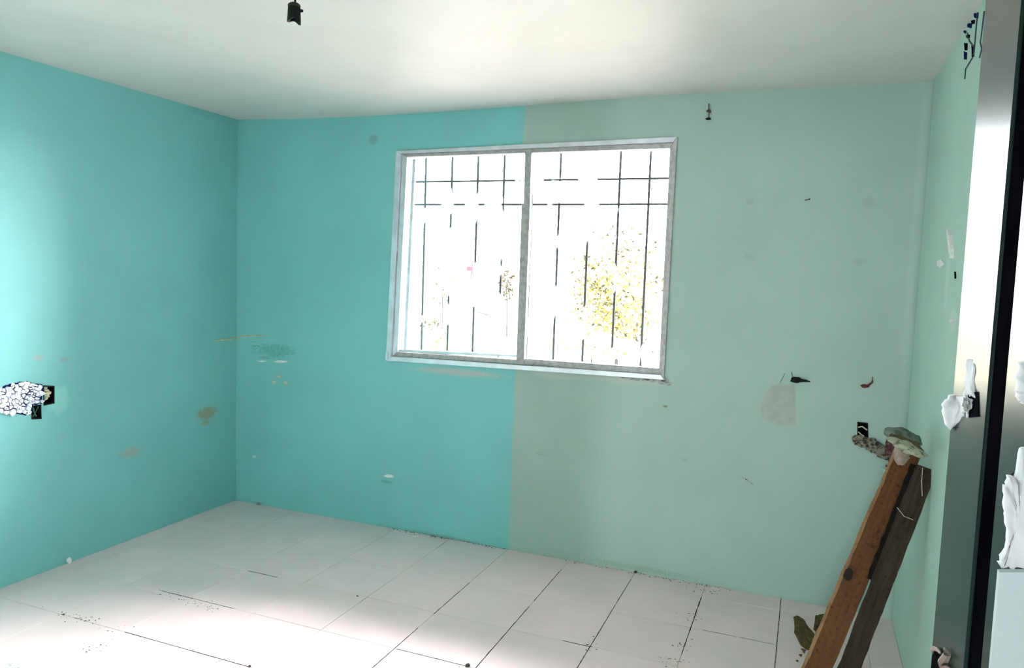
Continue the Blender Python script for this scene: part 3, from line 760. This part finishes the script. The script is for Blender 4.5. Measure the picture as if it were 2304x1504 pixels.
for i, (x_, y_) in enumerate(((627, 848), (617, 860), (643, 862))):
    chip('plaster_fleck', ['topmost of three tiny pale flecks on the teal wall below the scratches', 'left lower of three tiny pale flecks on the teal wall below the scratches', 'right lower of three tiny pale flecks on the teal wall below the scratches'][i], 'fleck', 1, 0.0, [(x_-4, y_-3), (x_+3, y_-3), (x_+5, y_+3), (x_-3, y_+3)], 0.002, M['cream'], -1, 30+i, 0.001)

# hanger high on the pale wall
t = thing('wall_hanger', 'small dark wire hanger high on the pale wall right of the window', 'hook', P(1595, 268))
bm = bmesh.new(); tube(bm, [P(1595, 234)+Vector((0, -.004, 0)), P(1595, 266)+Vector((0, -.006, 0))], 0.0022, 6); finish('wire', bm, M['dirt'], parent=t)
bm = bmesh.new(); lump(bm, P(1595, 251)+Vector((0, -.006, 0)), (0.010, 0.006, 0.011), 2, 0.5, 3, 2); finish('knot', bm, M['dirt'], parent=t)
bm = bmesh.new(); lump(bm, P(1594, 268)+Vector((0, -.006, 0)), (0.014, 0.007, 0.006), 2, 0.5, 3, 5); finish('nail_head', bm, M['black'], parent=t)
# tiny screw
t = thing('screw', 'tiny brown screw alone in the middle of the pale wall', 'screw', P(1816, 450))
bm = bmesh.new(); tube(bm, [P(1811, 451)+Vector((0, -.003, 0)), P(1822, 449)+Vector((0, -.010, 0))], 0.002, 6); finish('shank', bm, M['maroon'], parent=t)
bm = bmesh.new(); lump(bm, P(1821, 449)+Vector((0, -.008, 0)), (0.005, 0.004, 0.005), 1, 0.2, 3, 2); finish('head', bm, M['maroon'], parent=t)
# black clip with arm
t = thing('black_hook', 'black hook with a pointed arm on the pale wall above the bare patch', 'hook', P(1792, 858))
bm = bmesh.new(); lump(bm, P(1791, 855)+Vector((0, -.008, 0)), (0.026, 0.012, 0.017), 2, 0.35, 2, 4); finish('base', bm, M['black'], parent=t, smooth=True)
bm = bmesh.new(); tube(bm, [P(1795, 856)+Vector((0, -.014, 0)), P(1808, 856)+Vector((0, -.018, 0)), P(1823, 858)+Vector((0, -.02, 0))], [0.009, 0.007, 0.002], 8); finish('arm', bm, M['black'], parent=t, smooth=True)
bm = bmesh.new(); tube(bm, [P(1781, 838)+Vector((0, -.002, 0)), P(1783, 850)+Vector((0, -.006, 0))], 0.0015, 5); finish('loose_thread', bm, M['dirt'], parent=t)
bm = bmesh.new(); tube(bm, [P(1766, 840)+Vector((0, -.001, 0)), P(1755, 862)+Vector((0, -.001, 0))], 0.0012, 5); finish('loose_thread', bm, M['dirt'], parent=t)
t = thing('red_hook', 'small rust-red bent hook on the pale wall right of the black hook', 'hook', P(1948, 870))
bm = bmesh.new(); lump(bm, P(1946, 869)+Vector((0, -.006, 0)), (0.020, 0.008, 0.009), 2, 0.3, 2, 6); finish('base', bm, M['red'], parent=t)
bm = bmesh.new(); tube(bm, [P(1953, 867)+Vector((0, -.010, 0)), P(1962, 860)+Vector((0, -.012, 0)), P(1963, 848)+Vector((0, -.008, 0))], [0.005, 0.004, 0.002], 7); finish('arm', bm, M['red'], parent=t)
# bare patch where something was torn off
chip('bare_patch', 'pinkish grey bare patch of torn paper on the pale wall under the black hook', 'patch', 1, 0.0,
     [(1738, 868), (1755, 864), (1772, 868), (1790, 866), (1790, 958), (1745, 956), (1716, 940), (1712, 915), (1722, 885)], 0.0025, M['label_paper'], -1, 12, 0.003, 3)
chip('plaster_gouge', 'short thin grey gouge low on the pale wall', 'scratch', 1, 0.0, [(1664, 1072), (1676, 1076), (1697, 1091), (1694, 1092), (1680, 1081)], 0.002, M['cement'], -1, 14, 0.001)

# ------------------------------------------------------------------ open box, conduit strip and rag above the boards
t, c_ = recess_box('junction_box', 'black open junction box in the pale wall above the leaning boards', box_r, 1, 0.05, M['black'])
bm = bmesh.new(); tube(bm, [P(1931, 962)+Vector((0, -.002, 0)), P(1940, 960)+Vector((0, -.004, 0)), P(1951, 968)+Vector((0, -.002, 0))], 0.0035, 6)
tube(bm, [P(1931, 972)+Vector((0, -.002, 0)), P(1938, 978)+Vector((0, -.006, 0)), P(1944, 982)+Vector((0, -.002, 0))], 0.003, 6); finish('wire', bm, M['wire'], parent=t)
t = thing('cable_conduit', 'crumbling grey conduit strip running from the black junction box towards the boards', 'conduit', P(1965, 1005))
bm = bmesh.new(); st = [(P(1932, 992), 0.030), (P(1948, 996), 0.034), (P(1965, 1003), 0.032), (P(1982, 1014), 0.032), (P(1996, 1025), 0.024)]
for i in range(len(st)-1):
    (a, ra), (b_, rb_) = st[i], st[i+1]
    for k in range(4):
        p = a.lerp(b_, k/4)
        lump(bm, p+Vector((0, -.010, 0)), (0.036, 0.014, ra*0.8), 2, 0.55, 2.6, i*4+k, Matrix.Rotation(math.radians(28), 3, 'Y'))
finish('crumbled_strip', bm, M['tape'], parent=t)
bm = flat_piece(1, 0.0, [(1927, 984), (1944, 990), (1950, 1000), (1962, 1006), (1948, 1004), (1928, 996)], 0.012, 0.002, 2, 8); finish('dark_end', bm, M['void'], parent=t)
# bundled rag / torn cap sitting on the board tops
K = lambda px, py, x=3.70: at(px, py, 0, x)
t = thing('torn_cloth_bundle', 'crumpled grey and maroon cloth bundle stuffed above the tops of the boards', 'cloth', K(2030, 1020))
def Kd(px, py, y=-0.10): return at(px, py, 1, y)
bm = bmesh.new(); lump(bm, Kd(2010, 1003, -0.06), (0.034, 0.03, 0.046), 3, 0.6, 2.5, 3); finish('maroon_fold', bm, M['maroon'], parent=t)
bm = bmesh.new(); lump(bm, K(2032, 985, 3.69), (0.070, 0.05, 0.030), 3, 0.30, 2.0, 8, Matrix.Rotation(math.radians(16), 3, 'Y')); finish('grey_fold', bm, M['fold_grey'], parent=t, smooth=True)
bm = bmesh.new(); lump(bm, K(2044, 1000, 3.69), (0.062, 0.05, 0.014), 3, 0.35, 2.2, 21, Matrix.Rotation(math.radians(24), 3, 'Y')); finish('dark_fold', bm, M['bark'], parent=t)
bm = bmesh.new(); lump(bm, K(2042, 1008, 3.68), (0.066, 0.045, 0.018), 3, 0.35, 2.2, 11, Matrix.Rotation(math.radians(22), 3, 'Y')); finish('pale_fold', bm, M['fold_pale'], parent=t, smooth=True)
bm = bmesh.new(); lump(bm, K(2028, 1020, 3.68), (0.026, 0.03, 0.046), 3, 0.3, 2.2, 13); finish('pink_fold', bm, plain('pink_cloth', (0.40, 0.30, 0.26, 1), 0.9, scale=40, bstr=0.6), parent=t, smooth=True)
bm = bmesh.new(); tube(bm, [Kd(1993, 1049, -0.03), Kd(2003, 1051, -0.04), Kd(2014, 1050, -0.05)], 0.006, 6); tube(bm, [Kd(2001, 1036, -.04), Kd(2008, 1044, -.05), Kd(2014, 1040, -.05)], 0.008, 6); finish('frayed_end', bm, M['red'], parent=t)
chip('plaster_flake', 'small pale green flake hanging on the wall left of the board tops', 'flake', 1, 0.0, [(1982, 1052), (1992, 1056), (1996, 1062), (1991, 1072), (1987, 1064)], 0.006, plain('flake_green', (0.50, 0.70, 0.60, 1), 0.8, scale=40), -1, 17, 0.001)

# ------------------------------------------------------------------ leaning boards
def board(name, label, top, bot, width, thick, face_mat, edge_mat, taper=1.0, seed=0):
    """box from bottom centre to top centre; its broad face looks at the room"""
    top, bot = Vector(top), Vector(bot); ax = (top-bot).normalized(); L_ = (top-bot).length
    view = (CAM-(top+bot)/2).normalized()
    nv = (view - ax*view.dot(ax)).normalized(); wv = nv.cross(ax).normalized()
    rot = Matrix((wv, nv, ax)).transposed()
    t = thing(name, label, 'board', bot)
    t.rotation_euler = rot.to_euler()
    rnd = random.Random(seed)
    def strip(nm, x0, x1, y0, y1, z0, z1, mat, nseg=26, jit=0.0012):
        bm = bmesh.new(); rings = []
        for i in range(nseg+1):
            z = z0+(z1-z0)*i/nseg; j = [rnd.uniform(-jit, jit) for _ in range(4)]
            rings.append([bm.verts.new((x0+j[0], y0, z)), bm.verts.new((x1+j[1], y0, z)), bm.verts.new((x1+j[2], y1+j[3]*0.5, z)), bm.verts.new((x0+j[0], y1+j[1]*0.5, z))])
        for i in range(nseg):
            for k in range(4): bm.faces.new((rings[i][k], rings[i][(k+1) % 4], rings[i+1][(k+1) % 4], rings[i+1][k]))
        bm.faces.new(rings[0]); bm.faces.new(rings[-1]); bmesh.ops.recalc_face_normals(bm, faces=bm.faces)
        me = bpy.data.meshes.new(nm); bm.to_mesh(me); bm.free(); me.materials.append(mat)
        o = bpy.data.objects.new(nm, me); C.objects.link(o); o.parent = t; return o
    return t, strip, L_, width
top = at(2046, 1020, 0, 3.735); bot = at(1797, 1612, 2, 0.0)

t, strip, L_, wd = board('wooden_board', 'orange-brown wooden board leaning in the corner, front one with a black knot', top, bot, 0.078, 0.022, M['wood_orange'], None, seed=1)
sgn = 1 if (t.rotation_euler.to_matrix() @ Vector((1, 0, 0))).dot(right) > 0 else -1
strip('face', -0.040*sgn, 0.040*sgn, -0.020, 0.0, 0, L_, M['wood_orange'])
strip('pale_edge', -0.053*sgn, -0.0402*sgn, -0.020, -0.003, 0, L_-0.01, M['wood_edge'], jit=0.002)
me_k = bmesh.new(); lump(me_k, (-0.030*sgn, 0.002, L_*0.50), (0.016, 0.005, 0.026), 2, 0.3, 2.0, 3)
kz = 0
me = bpy.data.meshes.new('knot'); me_k.to_mesh(me); me_k.free(); me.materials.append(M['wood_knot']); o = bpy.data.objects.new('knot', me); C.objects.link(o); o.parent = t; knot = o
bm = bmesh.new()
for i in range(16):
    lump(bm, (0.041*sgn+rs2.uniform(-.003, .003), 0.002, L_-0.06-i*0.012-rs2.uniform(0, .006)), (0.004, 0.004, 0.009), 1, 0.6, 2, i)
me = bpy.data.meshes.new('filler_beads'); bm.to_mesh(me); bm.free(); me.materials.append(M['cream']); o = bpy.data.objects.new('filler_beads', me); C.objects.link(o); o.parent = t; o['kind'] = 'stuff'

top = at(2077, 1050, 0, 3.755); bot = at(1866, 1600, 2, 0.0)

t, strip, L_, wd = board('wooden_board', 'dark weathered wooden board leaning on the right wall behind the orange board', top, bot, 0.075, 0.022, M['wood_dark'], None, seed=2)
strip('face', -0.024*sgn, 0.044*sgn, -0.022, 0.0, 0, L_, M['wood_dark'], jit=0.002)
strip('black_edge', -0.040*sgn, -0.0222*sgn, -0.030, -0.006, L_*0.52, L_*0.995, plain('board_black_edge', (0.012, 0.009, 0.008, 1), 0.9, scale=60, bstr=0.4, spec=0.1), jit=0.002)
for q in ([(0.0, 0.004, L_-0.005), (0.012*sgn, 0.006, L_-0.05), (0.030*sgn, 0.005, L_-0.10)], [(-0.03*sgn, 0.004, L_-0.17), (0.0, 0.006, L_-0.19), (0.03*sgn, 0.005, L_-0.19)]):
    bm = bmesh.new(); tube(bm, q, 0.0012, 5)
    me = bpy.data.meshes.new('string'); bm.to_mesh(me); bm.free(); me.materials.append(M['wire']); o = bpy.data.objects.new('string', me); C.objects.link(o); o.parent = t

# scraps of bark and chips behind the foot of the boards
def F(px, py, z=0.0): return at(px, py, 2, z)
def scrap(name, label, pixels, h_, mat, seed, cat='scrap'):
    pts = [F(x_, y_) for x_, y_ in pixels]; rnd = random.Random(seed); pts = ragged(pts, 0.003, 3, seed)
    for p in pts: p.z = 0.0008
    c = sum(pts, Vector())/len(pts); bm = bmesh.new()
    n = len(pts); base = [bm.verts.new(p) for p in pts]; mid = [bm.verts.new(c.lerp(p, 0.93)+Vector((0, 0, h_*rnd.uniform(0.4, 0.8)))) for p in pts]
    inn = [bm.verts.new(c.lerp(p, 0.5)+Vector((0, 0, h_*rnd.uniform(0.6, 1.2)))) for p in pts]; ct = bm.verts.new(c+Vector((0, 0, h_*0.8)))
    for A, B in ((base, mid), (mid, inn)):
        for i in range(n): bm.faces.new((A[i], A[(i+1) % n], B[(i+1) % n], B[i]))
    for i in range(n): bm.faces.new((inn[i], inn[(i+1) % n], ct))
    bm.faces.new(list(reversed(base)))
    return finish(name, bm, mat, label=label, cat=cat)
scrap('bark_scrap', 'ragged olive-brown bark scrap on the floor left of the boards', [(1786, 1390), (1794, 1386), (1806, 1394), (1822, 1415), (1842, 1440), (1832, 1472), (1812, 1462), (1800, 1452), (1788, 1425)], 0.010, M['bark'], 1)
scrap('bark_scrap', 'rounded brown bark scrap on the floor right against the orange board', [(1832, 1391), (1842, 1385), (1868, 1386), (1858, 1410), (1842, 1432), (1831, 1418)], 0.012, M['bark'], 2)
for i, (x_, y_, s_) in enumerate(((1808, 1466, 6), (1801, 1477, 3.5), (1816, 1481, 4.5), (1794, 1490, 2.5), (1814, 1496, 5.5))):
    lb = ['largest dark chip, just below the bark scrap beside the boards', 'small upper-left wood chip beside the orange board foot', 'upright brown wood chip touching the orange board foot', 'tiniest wood chip, farthest left of the orange board', 'flat reddish wood chip lowest beside the orange board'][i]
    scrap('wood_chip', lb, [(x_-s_, y_-s_*0.6), (x_+s_, y_-s_*0.3), (x_+s_*0.3, y_+s_)], 0.006, M['chip'], 40+i, 'chip')

# ------------------------------------------------------------------ marks on the right wall
def rchip(name, label, cat, pixels, depth, mat, seed, n=2, amp=0.001):
    return chip(name, label, cat, 0, ROOM_W, pixels, depth, mat, -1, seed, amp, n)
ck = thing('wall_crack', 'branching dark blue crack with holes high on the right wall near the ceiling', 'crack', R(2188, 100))
bm = bmesh.new()
for pl in ([(2201, 28), (2198, 60), (2195, 95), (2192, 125)], [(2190, 128), (2180, 145), (2174, 155), (2172, 178)], [(2216, 25), (2212, 60), (2207, 95), (2210, 110), (2205, 130)], [(2178, 75), (2182, 92), (2192, 105)]):
    tube(bm, [R(*q)+Vector((-0.001, 0, 0)) for q in pl], 0.0028, 5)
finish('fissure', bm, plain('fissure_blue', (0.05, 0.07, 0.10, 1), 0.9, scale=80, bstr=0), parent=ck)
for i, (x_, y_, a_, b2) in enumerate(((2182, 58, 5, 5), (2190, 50, 4, 5), (2197, 35, 5, 6), (2174, 105, 3.5, 9), (2173, 125, 3.5, 9), (2179, 82, 4, 4), (2172, 72, 3, 3), (2190, 115, 3, 14))):
    bm = flat_piece(0, ROOM_W, [(x_-a_, y_-b2), (x_+a_, y_-b2*0.8), (x_+a_*0.8, y_+b2), (x_-a_*0.8, y_+b2*0.9)], 0.002, 0.002, 2, 50+i); finish('hole', bm, M['void'] if i % 2 else M['blue_crack'], parent=ck)
rchip('paint_flake', 'curved white and green paint flake on the right wall beside the door frame', 'flake', [(2138, 514), (2144, 530), (2147, 560), (2146, 582), (2142, 560), (2139, 535)], 0.012, M['plaster'], 60)
rchip('nail_hole', 'dark oval nail hole on the right wall below the paint flake', 'hole', [(2148, 612), (2151, 612), (2152, 627), (2149, 627)], 0.002, M['void'], 61)
rchip('plaster_fleck', 'upper pale fleck cluster on the right wall beside the nail hole', 'fleck', [(2110, 588), (2120, 584), (2126, 594), (2117, 602), (2110, 598)], 0.003, M['plaster'], 62)
rchip('plaster_fleck', 'bright white fleck on the right wall edge above the torn plaster lump', 'fleck', [(2138, 722), (2146, 719), (2150, 724), (2142, 728)], 0.004, M['plaster'], 63)

# ------------------------------------------------------------------ plaster lumps and torn bits on the door frame
JY = -ROOM_D-0.03
def Jp(px, py, t=0.02): return at(px, py, 1, -ROOM_D-t)
t = thing('plaster_lump', 'torn white plaster lump stuck on the left edge of the metal door frame', 'plaster', Jp(2160, 960))
def outline_lump(pixels, tdepth, thick, seed, nm, mat, parent, amp=0.0008):
    pts = ragged([Jp(x_, y_, tdepth) for x_, y_ in pixels], amp, 3, seed)
    for p in pts: p.y = -ROOM_D-tdepth
    c = sum(pts, Vector())/len(pts); bm = bmesh.new(); n = len(pts); rnd = random.Random(seed)
    base = [bm.verts.new(p) for p in pts]; back = [bm.verts.new(p+Vector((0, thick, 0))) for p in pts]; prev = base
    for i in range(n): bm.faces.new((back[i], back[(i+1) % n], base[(i+1) % n], base[i]))
    for s_, hh in ((0.85, 0.5), (0.6, 0.85), (0.3, 1.0)):
        ring = []
        for i, p in enumerate(pts):
            q = c.lerp(p, s_); k = noise.noise(q*160+Vector((seed, 0, 0)))
            ring.append(bm.verts.new(q+Vector((0, -thick*hh*(1+0.9*k), 0))))
        for i in range(n): bm.faces.new((prev[i], prev[(i+1) % n], ring[(i+1) % n], ring[i]))
        prev = ring
    bm.faces.new(prev); bm.faces.new(list(reversed(back)))
    return finish(nm, bm, mat, parent=parent, smooth=True)
def on_jamb(px, py):
    """point of the first jamb face seen at a pixel"""
    d = fwd*FPX+right*(px-1152)+up*(752-py); k = math.tan(math.radians(3.0))
    # x = JX + (-ROOM_D - y) * k
    s = (JX + (-ROOM_D-CAM.y)*k - CAM.x)/(d.x + d.y*k); return CAM+d*s
def jamb_lump(pixels, thick, seed, nm, mat, parent):
    pts = ragged([on_jamb(x_, y_) for x_, y_ in pixels], 0.0006, 3, seed)
    c = sum(pts, Vector())/len(pts); bm = bmesh.new(); n = len(pts)
    base = [bm.verts.new(p+Vector((0.001, 0, 0))) for p in pts]; prev = base
    for s_, hh in ((0.97, 0.4), (0.8, 0.8), (0.5, 1.0), (0.25, 1.0)):
        ring = [bm.verts.new(c.lerp(p, s_)+Vector((-thick*hh*(1+1.2*noise.noise(c.lerp(p, s_)*90)), 0, 0))) for p in pts]
        for i in range(n): bm.faces.new((prev[i], prev[(i+1) % n], ring[(i+1) % n], ring[i]))
        prev = ring
    bm.faces.new(prev); bm.faces.new(list(reversed(base)))
    return finish(nm, bm, mat, parent=parent, smooth=True)
jamb_lump([(2180, 806), (2188, 808), (2195, 828), (2192, 850), (2194, 878), (2198, 898), (2184, 897), (2166, 890), (2172, 865), (2174, 830)], 0.0012, 3, 'upper_shred', M['plaster'], t)
jamb_lump([(2150, 892), (2170, 891), (2194, 900), (2190, 920), (2170, 932), (2158, 950), (2145, 962), (2142, 930)], 0.0015, 6, 'middle_shred', M['plaster'], t)
outline_lump([(2140, 892), (2165, 891), (2190, 900), (2188, 918), (2165, 930), (2156, 952), (2135, 968), (2126, 940), (2124, 912)], 0.010, 0.007, 4, 'lower_shred', M['plaster'], t)
bm = bmesh.new(); lump(bm, on_jamb(2184, 912)+Vector((-0.002, 0, 0)), (0.0018, 0.006, 0.0045), 3, 0.7, 3, 4); finish('grey_wad', bm, M['cement'], parent=t)
bm = bmesh.new(); lump(bm, on_jamb(2181, 934)+Vector((-0.001, 0, 0)), (0.0010, 0.002, 0.002), 2, 0.4, 3, 5); lump(bm, on_jamb(2171, 934)+Vector((-0.001, 0, 0)), (0.001, 0.001, 0.0012), 2, 0.4, 3, 6); finish('white_drip', bm, M['plaster'], parent=t)
bm = bmesh.new(); q = [on_jamb(x_, y_)+Vector((-0.0006, 0, 0)) for x_, y_ in ((2180, 885), (2202, 882), (2204, 938), (2182, 940))]; prism(bm, q, (0.002, 0, 0))
finish('latch_hole', bm, M['void'], label='dark latch hole in the metal door frame behind the plaster lump', cat='hole')
t = thing('torn_filler', 'black gap with a pinkish torn rim at the foot of the metal door frame', 'filler', on_jamb(2112, 1500))
bm = bmesh.new(); q = [on_jamb(x_, y_)+Vector((-0.0006, 0, 0)) for x_, y_ in ((2100, 1475), (2106, 1464), (2118, 1466), (2124, 1480), (2126, 1495), (2132, 1520), (2095, 1520))]; prism(bm, q, (0.002, 0, 0)); finish('gap', bm, M['void'], parent=t)
bm = bmesh.new(); tube(bm, [on_jamb(x_, y_)+Vector((-0.002, 0, 0)) for x_, y_ in ((2102, 1466), (2110, 1461), (2118, 1465), (2125, 1473))], [0.0008, 0.0014, 0.0012, 0.0006], 6)
tube(bm, [on_jamb(x_, y_)+Vector((-0.002, 0, 0)) for x_, y_ in ((2134, 1462), (2140, 1475), (2130, 1492), (2136, 1510))], [0.0008, 0.0022, 0.0030, 0.003], 6); finish('torn_rim', bm, plain('pinkish_filler', (0.42, 0.33, 0.28, 1), 0.9, scale=80), parent=t)

# mortar lumps and pale wall end on the hall side of the frame
def Hp(px, py, t=0.17): return at(px, py, 1, -ROOM_D-t)
def hall_lump(name, label, pixels, seed, tt=0.172, thick=0.006):
    t = thing(name, label, 'plaster', Hp(sum(p[0] for p in pixels)/len(pixels), max(p[1] for p in pixels), tt))
    pts = ragged([Hp(x_, y_, tt) for x_, y_ in pixels], 0.0007, 4, seed)
    for p in pts: p.y = -ROOM_D-tt
    c = sum(pts, Vector())/len(pts); bm = bmesh.new(); n = len(pts)
    base = [bm.verts.new(p) for p in pts]; back = [bm.verts.new(p+Vector((0, thick, 0))) for p in pts]; prev = base
    for i in range(n): bm.faces.new((back[i], back[(i+1) % n], base[(i+1) % n], base[i]))
    for s_, hh in ((0.9, 0.5), (0.7, 0.8), (0.5, 1.0), (0.25, 1.05)):
        ring = [bm.verts.new(c.lerp(p, s_)+Vector((0, -thick*hh*(1+0.8*noise.noise(c.lerp(p, s_)*120)), 0))) for p in pts]
        for i in range(n): bm.faces.new((prev[i], prev[(i+1) % n], ring[(i+1) % n], ring[i]))
        prev = ring
    bm.faces.new(prev); bm.faces.new(list(reversed(back)))
    finish('crust', bm, M['plaster'], parent=t, smooth=True)
hall_lump('mortar_lump', 'upper white mortar lump at the right edge beside the metal frame', [(2296, 820), (2330, 815), (2330, 915), (2304, 912), (2296, 895), (2290, 875)], 5)
hall_lump('mortar_lump', 'large lumpy white mortar smear low on the right of the metal frame', [(2298, 1015), (2340, 1010), (2340, 1285), (2290, 1280), (2268, 1278), (2252, 1282), (2258, 1262), (2268, 1225), (2270, 1185), (2264, 1150), (2264, 1100), (2272, 1080), (2290, 1078)], 6)
bm = bmesh.new(); z1 = Hp(2260, 1278, 0.168).z
q = [Hp(2246, 1284, 0.168), Hp(2420, 1284, 0.168), Hp(2420, 1900, 0.168), Hp(2190, 1900, 0.168)]
for p in q: p.y = -ROOM_D-0.1665
q[2].z = q[3].z = 0.0
prism(bm, q, (0, -0.004, 0)); finish('wall_end_panel', bm, plain('panel_pale', (0.56, 0.64, 0.64, 1), 0.6, var=0.05, scale=6, bstr=0.05), parent=door)

# ------------------------------------------------------------------ debris on the floor
rd = random.Random(17)
def grains(name, label, spots, mat, n, s0, s1, cat='debris'):
    bm = bmesh.new()
    for i in range(n):
        c, rx, ry = rd.choice(spots); p = c+Vector((rd.gauss(0, rx), rd.gauss(0, ry), 0)); s = rd.uniform(s0, s1)
        p.x = min(max(p.x, 0.006), ROOM_W-0.006); p.y = min(p.y, -0.006)
        s *= 0.72; lump(bm, (p.x, p.y, s*0.35), (s*rd.uniform(0.6, 1.8), s*rd.uniform(0.4, 1), s*0.45), 1, 0.5, 2, i)
    return finish(name, bm, mat, kind='stuff', label=label, cat=cat)
edge = [(F(880+i*12, 1190+(i*12)*0.166), 0.02, 0.010) for i in range(22)]
for c, _, _ in edge: c.y = -0.010
grains('dirt_grains', 'dark dirt grains along the foot of the teal wall under the window', edge, M['dirt'], 120, 0.002, 0.006, 'dirt')
edge = [(F(1300+i*16, 1262+(i*16)*0.17), 0.02, 0.012) for i in range(22)]
for c, _, _ in edge: c.y = -0.014
grains('dirt_grains', 'greenish dirt grains along the foot of the pale wall', edge, M['bark'], 110, 0.002, 0.005, 'dirt')
grains('dirt_grains', 'dark specks scattered on the tiles below the window right corner', [(F(1580, 1330), 0.05, 0.03), (F(1555, 1390), 0.02, 0.05)], M['dirt'], 45, 0.002, 0.005, 'dirt')
grains('dirt_grains', 'reddish crumbs along the cracked joint at the near left', [(F(340+k*22, 1330+k*6), 0.02, 0.02) for k in range(8)], M['dirt'], 60, 0.002, 0.0045, 'dirt')
grains('dirt_grains', 'loose crumbs where the tiles meet at the lower left', [(F(270, 1425), 0.04, 0.04), (F(215, 1460), 0.03, 0.03), (F(150, 1385), 0.05, 0.02), (F(200, 1398), 0.05, 0.02)], M['dirt'], 60, 0.002, 0.005, 'dirt')
grains('dirt_grains', 'dark crumbs along the joint at the lower right of the floor', [(F(1330, 1450), 0.02, 0.04), (F(1535, 1450), 0.02, 0.06), (F(1510, 1490), 0.03, 0.02)], M['dirt'], 50, 0.002, 0.005, 'dirt')
for nm, lb, c, sz in (('floor_pebble', 'dark crumb at the corner of the tile joints, bottom centre of the floor', F(1053, 1500), 0.010), ('floor_pebble', 'small dark crumb on the floor at the far left', F(143, 1385), 0.007),
                      ('floor_pebble', 'small dark crumb at the end of the long joint, lower left', F(562, 1501), 0.006), ('floor_pebble', 'tiny dark crumb alone on the bright centre of the floor', F(804, 1343), 0.005), ('floor_pebble', 'dark crumb against the pale wall foot right of the window', F(1433, 1285), 0.010)):
    bm = bmesh.new(); c.y = min(c.y, -sz); lump(bm, (c.x, c.y, sz*0.5), (sz, sz*0.8, sz*0.55), 2, 0.5, 2, 5); finish(nm, bm, M['dirt'], label=lb, cat='crumb')
scrap('cement_scab', 'flat white cement scab with black flecks on the floor at the lower left corner', [(-40, 1500), (0, 1488), (30, 1492), (46, 1502), (50, 1530), (-40, 1540)], 0.005, M['rubble'], 77, 'cement')
scrap('cement_scab', 'thin whitish cement scab along the cracked joint at the near left', [(293, 1314), (310, 1312), (345, 1322), (372, 1334), (350, 1337), (315, 1328)], 0.003, M['tile'], 78, 'cement')
c = L(152, 1266); bm = bmesh.new(); lump(bm, (0.012, c.y, 0.016), (0.010, 0.012, 0.016), 2, 0.5, 2, 9); finish('plaster_crumb', bm, M['plaster'], label='small white plaster crumb on the floor against the left teal wall', cat='crumb')
c = F(583, 1137); bm = bmesh.new(); lump(bm, (c.x, -0.016, 0.008), (0.018, 0.010, 0.009), 2, 0.5, 2, 19); finish('plaster_crumb', bm, M['cement'], label='grey plaster crumb on the floor against the back wall near the corner', cat='crumb')
